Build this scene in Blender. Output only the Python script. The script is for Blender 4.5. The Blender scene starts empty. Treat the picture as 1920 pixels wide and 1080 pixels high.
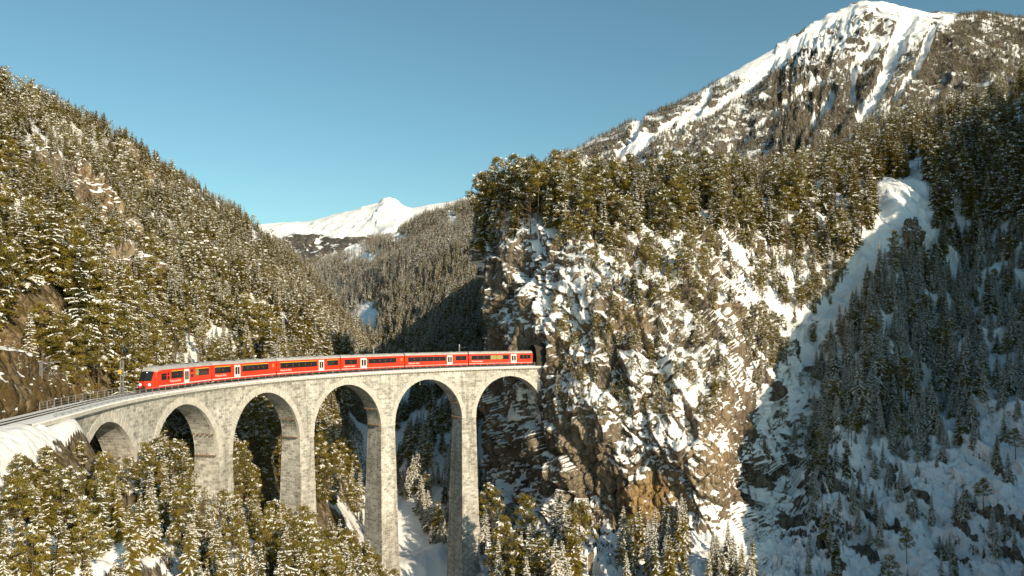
import bpy, math
import numpy as np
from mathutils import Vector

# ------------------------------------------------------------------ camera, sky, sun, exposure
SC = bpy.context.scene
COL = SC.collection
F, CX, HY, CZ = 1450.0, 960.0, 618.0, 9.2          # focal (photo px), centre, horizon row, camera height over rail
SUN_AZ, SUN_EL = math.radians(37), math.radians(22)  # azimuth to the right of straight-behind-the-camera
cam_d = bpy.data.cameras.new('camera')
cam_d.sensor_width = 36.0
cam_d.lens = 36.0 * F / 1920.0
cam_d.shift_y = (HY - 540.0) / 1920.0
cam_d.clip_start = 0.5
cam_d.clip_end = 60000
cam = bpy.data.objects.new('camera', cam_d)
COL.objects.link(cam)
cam.location = (0, 0, CZ)
cam.rotation_euler = (math.pi / 2, 0, 0)
SC.camera = cam

sun_dir = Vector((math.sin(SUN_AZ) * math.cos(SUN_EL), -math.cos(SUN_AZ) * math.cos(SUN_EL), math.sin(SUN_EL)))
world = bpy.data.worlds.new('World')
SC.world = world
world.use_nodes = True
wn = world.node_tree
wn.nodes.clear()
wo = wn.nodes.new('ShaderNodeOutputWorld')
wb = wn.nodes.new('ShaderNodeBackground')
ws = wn.nodes.new('ShaderNodeTexSky')
ws.sky_type = 'NISHITA'
ws.sun_disc = False
ws.sun_elevation = SUN_EL
ws.sun_rotation = math.atan2(sun_dir.x, sun_dir.y)
ws.altitude = 1000
ws.air_density = 1.0
ws.dust_density = 2.0
ws.ozone_density = 1.0
wt = wn.nodes.new('ShaderNodeMixRGB')
wt.blend_type = 'MULTIPLY'
wt.inputs[0].default_value = 1.0
wt.inputs[2].default_value = (0.68, 0.95, 0.85, 1)
wb.inputs[1].default_value = 0.10
wn.links.new(ws.outputs[0], wt.inputs[1])
wn.links.new(wt.outputs[0], wb.inputs[0])
wn.links.new(wb.outputs[0], wo.inputs[0])

sd = bpy.data.lights.new('sun', 'SUN')
sd.energy = 4.2
sd.angle = math.radians(0.5)
sd.color = (1.0, 0.815, 0.57)
sun = bpy.data.objects.new('sun', sd)
COL.objects.link(sun)
sun.rotation_euler = (-sun_dir).to_track_quat('-Z', 'Y').to_euler()
sun.location = (100, -100, 200)

SC.view_settings.view_transform = 'Standard'
SC.view_settings.look = 'None'
SC.view_settings.exposure = 0.55
SC.view_settings.gamma = 1.0
SC.view_settings.use_curve_mapping = False
SC.cycles.max_bounces = 6
SC.cycles.diffuse_bounces = 4
SC.cycles.glossy_bounces = 2
SC.cycles.use_denoising = True
SC.cycles.denoiser = 'OPENIMAGEDENOISE'

# ------------------------------------------------------------------ numpy helpers
RNG = np.random.default_rng(7)


def W(px, py, Y):
    """world point at depth Y seen at photo pixel"""
    px, py, Y = np.broadcast_arrays(np.asarray(px, float), np.asarray(py, float), np.asarray(Y, float))
    return np.stack([(px - CX) / F * Y, Y, CZ + (HY - py) / F * Y], -1)


def PX(P):
    P = np.asarray(P)
    return CX + F * P[..., 0] / P[..., 1], HY - F * (P[..., 2] - CZ) / P[..., 1]


def hash3(ix, iy, iz, seed):
    h = (ix.astype(np.uint32) * np.uint32(374761393) + iy.astype(np.uint32) * np.uint32(668265263)
         + iz.astype(np.uint32) * np.uint32(2147483647) + np.uint32((seed * 974634779 + 13) & 0xffffffff))
    h = (h ^ (h >> np.uint32(13))) * np.uint32(1274126177)
    h = (h ^ (h >> np.uint32(16))) * np.uint32(2246822519)
    h = h ^ (h >> np.uint32(15))
    return h.astype(np.float32) * np.float32(2.0 / 4294967295.0) - np.float32(1)


def vnoise(P, seed=0):
    P = np.asarray(P, np.float32)
    I = np.floor(P).astype(np.int32)
    f = P - I
    f = f * f * f * (f * (f * 6 - 15) + 10)
    x, y, z = I[..., 0], I[..., 1], I[..., 2]
    fx, fy, fz = f[..., 0], f[..., 1], f[..., 2]
    r = 0
    for dz in (0, 1):
        wz = fz if dz else 1 - fz
        for dy in (0, 1):
            wy = fy if dy else 1 - fy
            a = hash3(x, y + dy, z + dz, seed)
            b = hash3(x + 1, y + dy, z + dz, seed)
            r = r + wz * wy * (a + (b - a) * fx)
    return r


def fbm(P, octaves=5, seed=0, gain=0.5, ridged=False):
    s, a, t = 0, 1.0, 0
    P = np.asarray(P, np.float32)
    for o in range(octaves):
        n = vnoise(P, seed + o * 17)
        if ridged:
            n = 1 - 2 * np.abs(n)
        s = s + a * n
        t += a
        a *= gain
        P = P * 2.03 + 11.7
    return s / t


def blocks(P, seed=0):
    """cellular noise: (per-cell random height with a random tilt, distance to the cell border)"""
    P = np.asarray(P, np.float32)
    I = np.floor(P).astype(np.int32)
    f1 = np.full(P.shape[:-1], 9.0, np.float32)
    f2 = f1.copy()
    val = np.zeros_like(f1)
    for dz in (-1, 0, 1):
        for dy in (-1, 0, 1):
            for dx in (-1, 0, 1):
                x, y, z = I[..., 0] + dx, I[..., 1] + dy, I[..., 2] + dz
                ox, oy, oz = (x + 0.5 + 0.42 * hash3(x, y, z, seed + 1) - P[..., 0], y + 0.5 + 0.42 * hash3(x, y, z, seed + 2) - P[..., 1],
                              z + 0.5 + 0.42 * hash3(x, y, z, seed + 3) - P[..., 2])
                d = ox * ox + oy * oy + oz * oz
                h = hash3(x, y, z, seed + 4) + 0.7 * (hash3(x, y, z, seed + 5) * ox + hash3(x, y, z, seed + 6) * oz)
                c = d < f1
                f2 = np.where(c, f1, np.minimum(f2, d))
                val = np.where(c, h, val)
                f1 = np.where(c, d, f1)
    return val, np.sqrt(f2) - np.sqrt(f1)


def smooth01(x, a, b):
    t = np.clip((x - a) / (b - a), 0, 1)
    return t * t * (3 - 2 * t)


def seg_dist(px, py, pts):
    """distance from pixels to a polyline"""
    d = np.full(np.shape(px), 1e9)
    for (x0, y0), (x1, y1) in zip(pts[:-1], pts[1:]):
        vx, vy = x1 - x0, y1 - y0
        t = np.clip(((px - x0) * vx + (py - y0) * vy) / (vx * vx + vy * vy), 0, 1)
        d = np.minimum(d, np.hypot(px - x0 - t * vx, py - y0 - t * vy))
    return d


def blob(px, py, cx, cy, rx, ry):
    return np.exp(-(((px - cx) / rx) ** 2 + ((py - cy) / ry) ** 2))


def blur(A, sig, axis):
    n = max(1, int(sig * 2.5))
    k = np.exp(-0.5 * (np.arange(-n, n + 1) / sig) ** 2)
    k /= k.sum()
    pad = [(0, 0)] * A.ndim
    pad[axis] = (n, n)
    # reflect-odd padding keeps the edges where they are
    B = np.pad(A, pad, mode='reflect', reflect_type='odd')
    out = np.zeros_like(A)
    for i, w in enumerate(k):
        sl = [slice(None)] * A.ndim
        sl[axis] = slice(i, i + A.shape[axis])
        out += w * B[tuple(sl)]
    return out


def interp_grid(G, U, V, u, v):
    """G[row,col,3] at coordinates V(rows),U(cols) -> fine grid, linear"""
    G = np.asarray(G, float)
    A = np.empty((len(V), len(u), G.shape[2]))
    for r in range(len(V)):
        for c in range(G.shape[2]):
            A[r, :, c] = np.interp(u, U, G[r, :, c])
    B = np.empty((len(v), len(u), G.shape[2]))
    vi = np.interp(v, V, np.arange(len(V)))
    i0 = np.clip(np.floor(vi).astype(int), 0, len(V) - 2)
    t = (vi - i0)[:, None, None]
    return A[i0] * (1 - t) + A[i0 + 1] * t


def grid_normals(P):
    du = np.gradient(P, axis=1)
    dv = np.gradient(P, axis=0)
    n = np.cross(du, dv)
    n /= np.linalg.norm(n, axis=-1, keepdims=True) + 1e-9
    return n


# ------------------------------------------------------------------ mesh helpers
def mesh_from(name, verts, faces_flat, loop_tot, mats, mat_idx=None, uvs=None, smooth=True, attrs=None):
    me = bpy.data.meshes.new(name)
    verts = np.asarray(verts, np.float32).reshape(-1, 3)
    faces_flat = np.asarray(faces_flat, np.int32).ravel()
    loop_tot = np.asarray(loop_tot, np.int32)
    me.vertices.add(len(verts))
    me.vertices.foreach_set('co', verts.ravel())
    me.loops.add(len(faces_flat))
    me.loops.foreach_set('vertex_index', faces_flat)
    me.polygons.add(len(loop_tot))
    st = np.concatenate([[0], np.cumsum(loop_tot)[:-1]]).astype(np.int32)
    me.polygons.foreach_set('loop_start', st)
    me.polygons.foreach_set('loop_total', loop_tot)
    for m in mats:
        me.materials.append(m)
    if mat_idx is not None:
        me.polygons.foreach_set('material_index', np.asarray(mat_idx, np.int32))
    me.polygons.foreach_set('use_smooth', np.full(len(loop_tot), smooth))
    if uvs is not None:
        l = me.uv_layers.new(name='UVMap')
        l.data.foreach_set('uv', np.asarray(uvs, np.float32).ravel())
    for k, a in (attrs or {}).items():
        at = me.attributes.new(k, 'FLOAT', 'POINT')
        at.data.foreach_set('value', np.asarray(a, np.float32).ravel())
    me.update()
    me.validate()
    return me


def grid_mesh(name, P, mats, attrs=None, smooth=True, flip=False):
    r, c = P.shape[:2]
    idx = np.arange(r * c).reshape(r, c)
    q = np.stack([idx[:-1, :-1], idx[:-1, 1:], idx[1:, 1:], idx[1:, :-1]], -1).reshape(-1, 4)
    if flip:
        q = q[:, ::-1]
    return mesh_from(name, P.reshape(-1, 3), q, np.full(len(q), 4), mats, attrs=attrs, smooth=smooth)


class MB:
    """collects polygons for one mesh"""
    def __init__(self):
        self.v, self.f, self.m, self.uv = [], [], [], []

    def poly(self, pts, m=0, uv=None):
        b = len(self.v)
        self.v.extend([tuple(p) for p in pts])
        self.f.append(list(range(b, b + len(pts))))
        self.m.append(m)
        self.uv.append(uv if uv is not None else [(p[0], p[2]) for p in pts])

    def hexa(self, c, m=0):
        """8 corners: bottom 4 (ccw) then top 4"""
        for q in ((3, 2, 1, 0), (4, 5, 6, 7), (0, 1, 5, 4), (1, 2, 6, 5), (2, 3, 7, 6), (3, 0, 4, 7)):
            self.poly([c[i] for i in q], m)

    def box(self, x0, x1, y0, y1, z0, z1, m=0):
        self.hexa([(x0, y0, z0), (x1, y0, z0), (x1, y1, z0), (x0, y1, z0),
                   (x0, y0, z1), (x1, y0, z1), (x1, y1, z1), (x0, y1, z1)], m)

    def tube(self, pts, r, n=6, m=0, r2=None):
        pts = [Vector(p) for p in pts]
        rings = []
        for i, p in enumerate(pts):
            d = (pts[min(i + 1, len(pts) - 1)] - pts[max(i - 1, 0)]).normalized()
            a = d.cross(Vector((0, 0, 1)))
            if a.length < 1e-3:
                a = Vector((1, 0, 0))
            a.normalize()
            b = d.cross(a)
            rr = r if r2 is None else r + (r2 - r) * i / (len(pts) - 1)
            rings.append([p + (a * math.cos(t) + b * math.sin(t)) * rr for t in [2 * math.pi * k / n for k in range(n)]])
        for i in range(len(rings) - 1):
            for k in range(n):
                self.poly([rings[i][k], rings[i + 1][k], rings[i + 1][(k + 1) % n], rings[i][(k + 1) % n]], m)
        self.poly(rings[0], m)
        self.poly(rings[-1][::-1], m)

    def mesh(self, name, mats, smooth=False):
        flat = [i for f in self.f for i in f]
        uv = [u for us in self.uv for u in us]
        return mesh_from(name, self.v, flat, [len(f) for f in self.f], mats, self.m, uv, smooth)


def link(name, data, parent=None, loc=None, kind=None, label=None, cat=None, group=None):
    o = bpy.data.objects.new(name, data)
    COL.objects.link(o)
    if parent is not None:
        o.parent = parent
    if loc is not None:
        o.location = loc
    if kind:
        o['kind'] = kind
    if label:
        o['label'] = label
    if cat:
        o['category'] = cat
    if group:
        o['group'] = group
    return o


# ------------------------------------------------------------------ materials
def nodes(name):
    m = bpy.data.materials.new(name)
    m.use_nodes = True
    nt = m.node_tree
    b = nt.nodes['Principled BSDF']
    return m, nt, b


def N(nt, t, **kw):
    n = nt.nodes.new(t)
    for k, v in kw.items():
        if k.startswith('i_'):
            key = k[2:].replace('_', ' ')
            n.inputs[key].default_value = v
        else:
            setattr(n, k, v)
    return n


def ramp(nt, src, stops, interp='LINEAR'):
    r = nt.nodes.new('ShaderNodeValToRGB')
    r.color_ramp.interpolation = interp
    e = r.color_ramp.elements
    while len(e) < len(stops):
        e.new(0.5)
    for el, (p, c) in zip(e, stops):
        el.position = p
        el.color = (*c, 1) if len(c) == 3 else c
    nt.links.new(src, r.inputs[0])
    return r.outputs[0]


def mix(nt, fac, a, b, mode='MIX'):
    m = nt.nodes.new('ShaderNodeMixRGB')
    m.blend_type = mode
    for s, i in ((fac, 0), (a, 1), (b, 2)):
        if isinstance(s, (int, float)):
            m.inputs[i].default_value = s
        elif isinstance(s, tuple):
            m.inputs[i].default_value = (*s, 1)
        else:
            nt.links.new(s, m.inputs[i])
    return m.outputs[0]


def math_n(nt, op, a, b=None, c=None):
    m = nt.nodes.new('ShaderNodeMath')
    m.operation = op
    for s, i in ((a, 0), (b, 1), (c, 2)):
        if s is None:
            continue
        if isinstance(s, (int, float)):
            m.inputs[i].default_value = s
        else:
            nt.links.new(s, m.inputs[i])
    return m.outputs[0]


def noise(nt, scale, detail=4, rough=0.55, vec=None, dist=0.0):
    n = nt.nodes.new('ShaderNodeTexNoise')
    n.inputs['Scale'].default_value = scale
    n.inputs['Detail'].default_value = detail
    n.inputs['Roughness'].default_value = rough
    n.inputs['Distortion'].default_value = dist
    if vec is not None:
        nt.links.new(vec, n.inputs['Vector'])
    return n.outputs[0]


def plain(name, col, rough=0.5, metal=0.0, var=0.0, scale=3.0):
    m, nt, b = nodes(name)
    b.inputs['Roughness'].default_value = rough
    b.inputs['Metallic'].default_value = metal
    if var:
        tc = N(nt, 'ShaderNodeTexCoord')
        n = noise(nt, scale, 4, 0.6, tc.outputs['Object'])
        d = tuple(c * (1 - var) for c in col)
        nt.links.new(ramp(nt, n, [(0.3, d), (0.7, col)]), b.inputs['Base Color'])
    else:
        b.inputs['Base Color'].default_value = (*col, 1)
    return m


SNOW = (0.80, 0.81, 0.83)


def terrain_mat(name, scale=1.0, dark=(0.058, 0.052, 0.045), mid=(0.205, 0.17, 0.13), lite=(0.42, 0.345, 0.25),
                strata=None, scrub=None, bump=0.8):
    """rock / snow mix; attribute snow = cover, attribute ochre = warm freshly broken rock"""
    m, nt, b = nodes(name)
    geo = N(nt, 'ShaderNodeNewGeometry')
    pos = geo.outputs['Position']
    at = N(nt, 'ShaderNodeAttribute', attribute_name='snow')
    oc = N(nt, 'ShaderNodeAttribute', attribute_name='ochre')
    mp = N(nt, 'ShaderNodeMapping')
    mp.inputs['Scale'].default_value = (1.0, 1.0, 0.13)
    nt.links.new(pos, mp.inputs['Vector'])
    streak = noise(nt, 0.32 * scale, 6, 0.68, mp.outputs[0], 0.6)
    big = noise(nt, 0.055 * scale, 5, 0.6, pos, 0.3)
    fine = noise(nt, 1.6 * scale, 5, 0.7, pos)
    sm = math_n(nt, 'ADD', math_n(nt, 'MULTIPLY', streak, 0.6), math_n(nt, 'MULTIPLY', big, 0.4))
    rock = ramp(nt, sm, [(0.36, dark), (0.49, mid), (0.66, lite)])
    och = ramp(nt, streak, [(0.3, (0.18, 0.115, 0.05)), (0.6, (0.44, 0.30, 0.13))])
    wv_ = N(nt, 'ShaderNodeVectorMath', operation='MULTIPLY_ADD')
    nn_ = N(nt, 'ShaderNodeTexNoise')
    nn_.inputs['Scale'].default_value = 0.25 * scale
    nt.links.new(pos, nn_.inputs['Vector'])
    nt.links.new(nn_.outputs['Color'], wv_.inputs[0])
    wv_.inputs[1].default_value = (5 / scale, 5 / scale, 5 / scale)
    mp2 = N(nt, 'ShaderNodeMapping')
    mp2.inputs['Scale'].default_value = (1.0, 1.0, 0.5)
    mp2.inputs['Rotation'].default_value = (0, math.radians(25), 0)
    nt.links.new(pos, wv_.inputs[2])
    nt.links.new(wv_.outputs[0], mp2.inputs['Vector'])
    vo = N(nt, 'ShaderNodeTexVoronoi', feature='DISTANCE_TO_EDGE')
    vo.inputs['Scale'].default_value = 0.42 * scale
    nt.links.new(mp2.outputs[0], vo.inputs['Vector'])
    crack = ramp(nt, vo.outputs[0], [(0.0, (0.28, 0.27, 0.26)), (0.07, (1, 1, 1))])
    rock = mix(nt, oc.outputs['Fac'], rock, och)
    rock = mix(nt, 0.8, rock, crack, 'MULTIPLY')
    rock = mix(nt, 0.55, rock, ramp(nt, fine, [(0.25, (0.35, 0.35, 0.35)), (0.75, (1.25, 1.25, 1.25))]), 'MULTIPLY')
    if scrub:
        sn = noise(nt, 0.5 * scale, 5, 0.7, pos)
        rock = mix(nt, ramp(nt, sn, [(0.45, (0, 0, 0)), (0.55, (1, 1, 1))]), rock, scrub)
    sf = math_n(nt, 'ADD', at.outputs['Fac'], math_n(nt, 'MULTIPLY', math_n(nt, 'SUBTRACT', fine, 0.5), 0.9))
    sf = ramp(nt, sf, [(0.44, (0, 0, 0)), (0.56, (1, 1, 1))])
    col = mix(nt, sf, rock, SNOW)
    nt.links.new(col, b.inputs['Base Color'])
    b.inputs['Roughness'].default_value = 0.8
    b.inputs['Specular IOR Level'].default_value = 0.25
    bp = N(nt, 'ShaderNodeBump')
    bp.inputs['Strength'].default_value = bump
    bp.inputs['Distance'].default_value = 0.6 / scale
    hgt = math_n(nt, 'MULTIPLY', math_n(nt, 'ADD', fine, math_n(nt, 'MINIMUM', math_n(nt, 'MULTIPLY', vo.outputs[0], 4.0), 0.8)), math_n(nt, 'SUBTRACT', 1.12, sf))
    nt.links.new(hgt, bp.inputs['Height'])
    nt.links.new(bp.outputs[0], b.inputs['Normal'])
    return m


M_CLIFF = terrain_mat('cliff_rock_snow')
M_SLOPE = terrain_mat('slope_rock_snow', scrub=(0.10, 0.075, 0.03))
M_MOUNT = terrain_mat('mountain_rock_snow', scale=0.08, mid=(0.11, 0.098, 0.085), lite=(0.23, 0.205, 0.175))


def tree_mat(name, c1, c2, c3):
    m, nt, b = nodes(name)
    oi = N(nt, 'ShaderNodeObjectInfo')
    geo = N(nt, 'ShaderNodeNewGeometry')
    n = noise(nt, 1.3, 3, 0.6, geo.outputs['Position'])
    base = ramp(nt, oi.outputs['Random'], [(0.0, c1), (0.5, c2), (1.0, c3)])
    col = mix(nt, 1.0, base, ramp(nt, n, [(0.3, (0.55, 0.55, 0.5)), (0.7, (1.35, 1.3, 1.2))]), 'MULTIPLY')
    nt.links.new(col, b.inputs['Base Color'])
    b.inputs['Roughness'].default_value = 0.7
    b.inputs['Specular IOR Level'].default_value = 0.2
    tl_ = N(nt, 'ShaderNodeBsdfTranslucent')
    nt.links.new(col, tl_.inputs[0])
    ms_ = N(nt, 'ShaderNodeMixShader')
    ms_.inputs[0].default_value = 0.28
    nt.links.new(b.outputs[0], ms_.inputs[1])
    nt.links.new(tl_.outputs[0], ms_.inputs[2])
    nt.links.new(ms_.outputs[0], nt.nodes['Material Output'].inputs[0])
    return m


M_NEEDLE = tree_mat('spruce_needles', (0.205, 0.168, 0.030), (0.265, 0.205, 0.040), (0.125, 0.115, 0.030))
M_PINE = tree_mat('pine_needles', (0.205, 0.170, 0.030), (0.25, 0.20, 0.040), (0.14, 0.125, 0.032))
M_LARCH = tree_mat('bare_twigs', (0.20, 0.135, 0.07), (0.25, 0.165, 0.085), (0.16, 0.11, 0.07))
M_BARK = plain('bark', (0.13, 0.085, 0.05), 0.9, var=0.5, scale=2)
M_TSNOW = plain('branch_snow', (0.82, 0.83, 0.84), 0.7)
M_SNOW = plain('snow', (0.80, 0.81, 0.83), 0.75, var=0.06, scale=0.6)


def stone_mat(name, tone=1.0):
    m, nt, b = nodes(name)
    uv = N(nt, 'ShaderNodeUVMap')
    br = N(nt, 'ShaderNodeTexBrick')
    br.inputs['Color1'].default_value = (0.54 * tone, 0.54 * tone, 0.525 * tone, 1)
    br.inputs['Color2'].default_value = (0.25 * tone, 0.25 * tone, 0.24 * tone, 1)
    br.inputs['Mortar'].default_value = (0.60 * tone, 0.60 * tone, 0.58 * tone, 1)
    br.inputs['Scale'].default_value = 1.0
    br.inputs['Mortar Size'].default_value = 0.05
    br.inputs['Mortar Smooth'].default_value = 0.3
    br.inputs['Bias'].default_value = -0.1
    br.inputs['Brick Width'].default_value = 1.15
    br.inputs['Row Height'].default_value = 0.55
    nd = N(nt, 'ShaderNodeTexNoise')
    nd.inputs['Scale'].default_value = 0.9
    geo = N(nt, 'ShaderNodeNewGeometry')
    nt.links.new(uv.outputs[0], nd.inputs['Vector'])
    vm = N(nt, 'ShaderNodeVectorMath', operation='MULTIPLY_ADD')
    nt.links.new(nd.outputs['Color'], vm.inputs[0])
    vm.inputs[1].default_value = (0.22, 0.12, 0)
    nt.links.new(uv.outputs[0], vm.inputs[2])
    nt.links.new(vm.outputs[0], br.inputs['Vector'])
    pos = geo.outputs['Position']
    st = noise(nt, 0.16, 6, 0.65, pos, 0.4)
    fn = noise(nt, 2.6, 4, 0.7, pos)
    col = mix(nt, 1.0, br.outputs['Color'], ramp(nt, st, [(0.32, (0.62, 0.6, 0.56)), (0.62, (1.15, 1.14, 1.12))]), 'MULTIPLY')
    col = mix(nt, 1.0, col, ramp(nt, fn, [(0.28, (0.62, 0.6, 0.57)), (0.6, (1.1, 1.1, 1.1))]), 'MULTIPLY')
    ms = N(nt, 'ShaderNodeMapping')
    ms.inputs['Scale'].default_value = (1.0, 1.0, 0.07)
    nt.links.new(pos, ms.inputs['Vector'])
    sk = noise(nt, 0.55, 5, 0.65, ms.outputs[0], 0.5)
    col = mix(nt, 1.0, col, ramp(nt, sk, [(0.33, (0.6, 0.585, 0.56)), (0.5, (1.04, 1.04, 1.04))]), 'MULTIPLY')
    nt.links.new(col, b.inputs['Base Color'])
    b.inputs['Roughness'].default_value = 0.88
    bp = N(nt, 'ShaderNodeBump')
    bp.inputs['Strength'].default_value = 0.8
    bp.inputs['Distance'].default_value = 0.12
    h = math_n(nt, 'SUBTRACT', math_n(nt, 'MULTIPLY', fn, 0.9), br.outputs['Fac'])
    nt.links.new(h, bp.inputs['Height'])
    nt.links.new(bp.outputs[0], b.inputs['Normal'])
    return m


M_STONE = stone_mat('limestone_masonry')
M_RING = stone_mat('limestone_voussoir', 1.06)
M_CORN = plain('cornice_stone', (0.60, 0.58, 0.54), 0.85, var=0.35, scale=1.2)
M_TIMBER = plain('weathered_beam', (0.20, 0.12, 0.065), 0.8, var=0.4, scale=2)
M_STEEL = plain('galvanised_steel', (0.42, 0.42, 0.42), 0.45, 0.6, var=0.15)
M_RAIL = plain('rail_steel', (0.10, 0.075, 0.06), 0.5, 0.5, var=0.3)
M_WIRE = plain('wire', (0.06, 0.05, 0.045), 0.5, 0.5)
M_WHITE = plain('white_paint', (0.78, 0.78, 0.76), 0.4, var=0.08)
M_YELLOW = plain('yellow_paint', (0.75, 0.46, 0.03), 0.4)

# ------------------------------------------------------------------ track alignment
R0, TCX, TCY, TA0, S1 = 100.0, 45.435, 110.848, 3.128, -17.74


def trk(s, r=0.0, z=0.0):
    """point at chainage s, offset r outwards (away from the curve centre), height z"""
    s = np.asarray(s, float)
    th = TA0 - s / R0
    th1 = TA0 - S1 / R0
    rad = R0 + r
    X = TCX + rad * np.cos(th)
    Y = TCY + rad * np.sin(th)
    d = s - S1
    Xs = TCX + rad * math.cos(th1) + d * math.sin(th1)
    Ys = TCY + rad * math.sin(th1) - d * math.cos(th1)
    m = s < S1
    X = np.where(m, Xs, X)
    Y = np.where(m, Ys, Y)
    return np.stack([X, Y, np.broadcast_to(np.asarray(z, float), X.shape)], -1)


SS = np.linspace(-75, 135, 421)
TC = trk(SS)


def track_dist(X, Y):
    """nearest chainage and signed offset (positive = away from the curve centre)"""
    sh = X.shape
    X, Y = X.ravel(), Y.ravel()
    best = np.full(X.shape, 1e9)
    bs = np.zeros(X.shape)
    sg = np.zeros(X.shape)
    near = np.where((X > -140) & (X < 80) & (Y > -30) & (Y < 290))[0]
    for ch in np.array_split(near, max(1, len(near) // 4000)):
        d = np.hypot(X[ch, None] - TC[None, :, 0], Y[ch, None] - TC[None, :, 1])
        k = d.argmin(1)
        best[ch] = d[np.arange(len(ch)), k]
        bs[ch] = SS[k]
    th = TA0 - np.maximum(bs, S1) / R0
    c = trk(bs)
    sg = np.where((X - c[:, 0]) * np.cos(th) + (Y - c[:, 1]) * np.sin(th) >= 0, 1.0, -1.0)
    return bs.reshape(sh), (best * sg).reshape(sh)


# ------------------------------------------------------------------ terrain T: left hill, foreground slope, gorge (height over ground plan)
ctrl = []
for px, py, Y in [
    # hill, by columns of the photograph with an assigned real distance
    (0, 600, 112), (0, 520, 135), (0, 430, 170), (0, 340, 208), (0, 262, 250), (0, 212, 285), (0, 185, 305),
    (130, 640, 122), (130, 560, 155), (130, 460, 205), (130, 360, 265), (130, 298, 320), (130, 242, 385),
    (250, 690, 136), (250, 620, 180), (250, 540, 230), (250, 440, 305), (250, 350, 380), (250, 290, 440),
    (370, 680, 190), (370, 600, 260), (370, 500, 350), (370, 420, 430), (370, 360, 510),
    (450, 700, 210), (450, 650, 265), (450, 580, 350), (450, 500, 450), (450, 425, 560),
    (540, 700, 240), (540, 640, 330), (540, 570, 440), (540, 497, 590),
    (620, 700, 300), (620, 640, 410), (620, 575, 580),
    (690, 720, 350), (690, 665, 500),
    # seen through the arches
    (350, 790, 150), (340, 880, 135), (480, 760, 200), (500, 850, 178), (490, 940, 168), (620, 960, 190),
    (610, 830, 270), (640, 760, 330), (700, 800, 330), (650, 880, 300),
    (800, 760, 330), (770, 850, 270), (800, 930, 245), (790, 1040, 215), (850, 700, 370),
    # foreground slope
    (0, 870, 71), (0, 950, 68), (0, 1060, 62), (100, 860, 82), (100, 950, 77), (100, 1060, 70), (200, 880, 98), (200, 960, 90),
    (200, 1060, 82), (300, 960, 110), (300, 1060, 98), (400, 1000, 128), (400, 1075, 114), (500, 1060, 135), (600, 1080, 148),
    (-200, 900, 55), (-200, 1100, 50),
]:
    ctrl.append(tuple(W(px, py, Y)))
# behind the crest and the valley's bend
for x, y, z in [(-300, 330, 105), (-330, 450, 95), (-330, 560, 70), (-300, 660, 40), (-220, 680, 10), (-150, 700, -20), (-260, 200, 105),
                (-330, 120, 110), (-230, 80, 85), (-160, 30, 60), (-330, 0, 110), (-400, 300, 110), (-400, 600, 60), (-120, -40, 40),
                (-60, 460, -45), (-66, 400, -51), (-62, 340, -55), (-58, 300, -57), (-48, 260, -58), (-34, 225, -58), (-20, 195, -57), (-6, 160, -58),
                (4, 120, -59), (6, 70, -60), (4, 20, -61), (4, -50, -62), (-78, 560, -42), (-110, 700, -36), (-150, 800, -30),
                (30, 160, -52), (40, 110, -50), (60, 40, -45), (90, 90, -40), (100, 0, -30), (30, 230, -45), (60, 300, -30), (20, 350, -20), (20, 420, -5), (10, 480, 5), (0, 600, 20),
                (-40, 700, 20), (-25, 40, -38), (-40, 20, -20), (-30, -30, -30)]:
    ctrl.append((x, y, z))
for s, offs in [(-60, [(-3.5, -1), (-9, -4), (-16, -12), (-26, -22), (3, -1), (9, 5), (17, 12), (30, 24)]),
                (-45, [(-3.5, -1), (-9, -4), (-15, -11), (-26, -21), (3, -1), (9, 5), (17, 12), (30, 24)]),
                (-30, [(-3.5, -1.2), (-7, -4), (-14, -11), (-24, -19), (3, -1), (9, 5), (17, 12), (32, 24)]),
                (-22, [(-3, -5), (-8, -8), (-16, -14), (3, -3), (9, 2), (18, 9)]),
                (-12, [(-3, -7.5), (-10, -12), (0, -7), (5, -5), (12, 1), (22, 7)]),
                (-2, [(0, -10.5), (-8, -15), (8, -7), (16, -1)]),
                (10, [(0, -16), (10, -11)]), (22, [(0, -23.5), (8, -20), (-8, -26)]), (34, [(0, -29)]), (46, [(0, -36), (9, -33), (-9, -39)]),
                (58, [(0, -43)]), (70, [(0, -52), (8, -51), (-8, -54)]), (95, [(0, -52.5), (-9, -51), (8, -53)]), (112, [(0, -46), (8, -48)])]:
    for r, z in offs:
        ctrl.append(tuple(trk(s, r, z)))
ctrl = np.array(ctrl)


def tps_fit(P, lam=2.0):
    n = len(P)
    xy = P[:, :2] / 100.0
    d = np.linalg.norm(xy[:, None] - xy[None], axis=-1)
    K = np.where(d > 0, d * d * np.log(d + 1e-12), 0) + lam * 1e-3 * np.eye(n)
    A = np.zeros((n + 3, n + 3))
    A[:n, :n] = K
    A[:n, n] = 1
    A[:n, n + 1:] = xy
    A[n, :n] = 1
    A[n + 1:, :n] = xy.T
    return xy, np.linalg.solve(A, np.concatenate([P[:, 2], np.zeros(3)]))


TXY, TW = tps_fit(ctrl)


def tps(X, Y):
    sh = X.shape
    q = np.stack([X.ravel(), Y.ravel()], -1) / 100.0
    out = np.empty(len(q))
    for i in range(0, len(q), 20000):
        d = np.linalg.norm(q[i:i + 20000, None] - TXY[None], axis=-1)
        out[i:i + 20000] = np.where(d > 0, d * d * np.log(d + 1e-12), 0) @ TW[:-3] + TW[-3] + q[i:i + 20000] @ TW[-2:]
    return out.reshape(sh)


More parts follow.
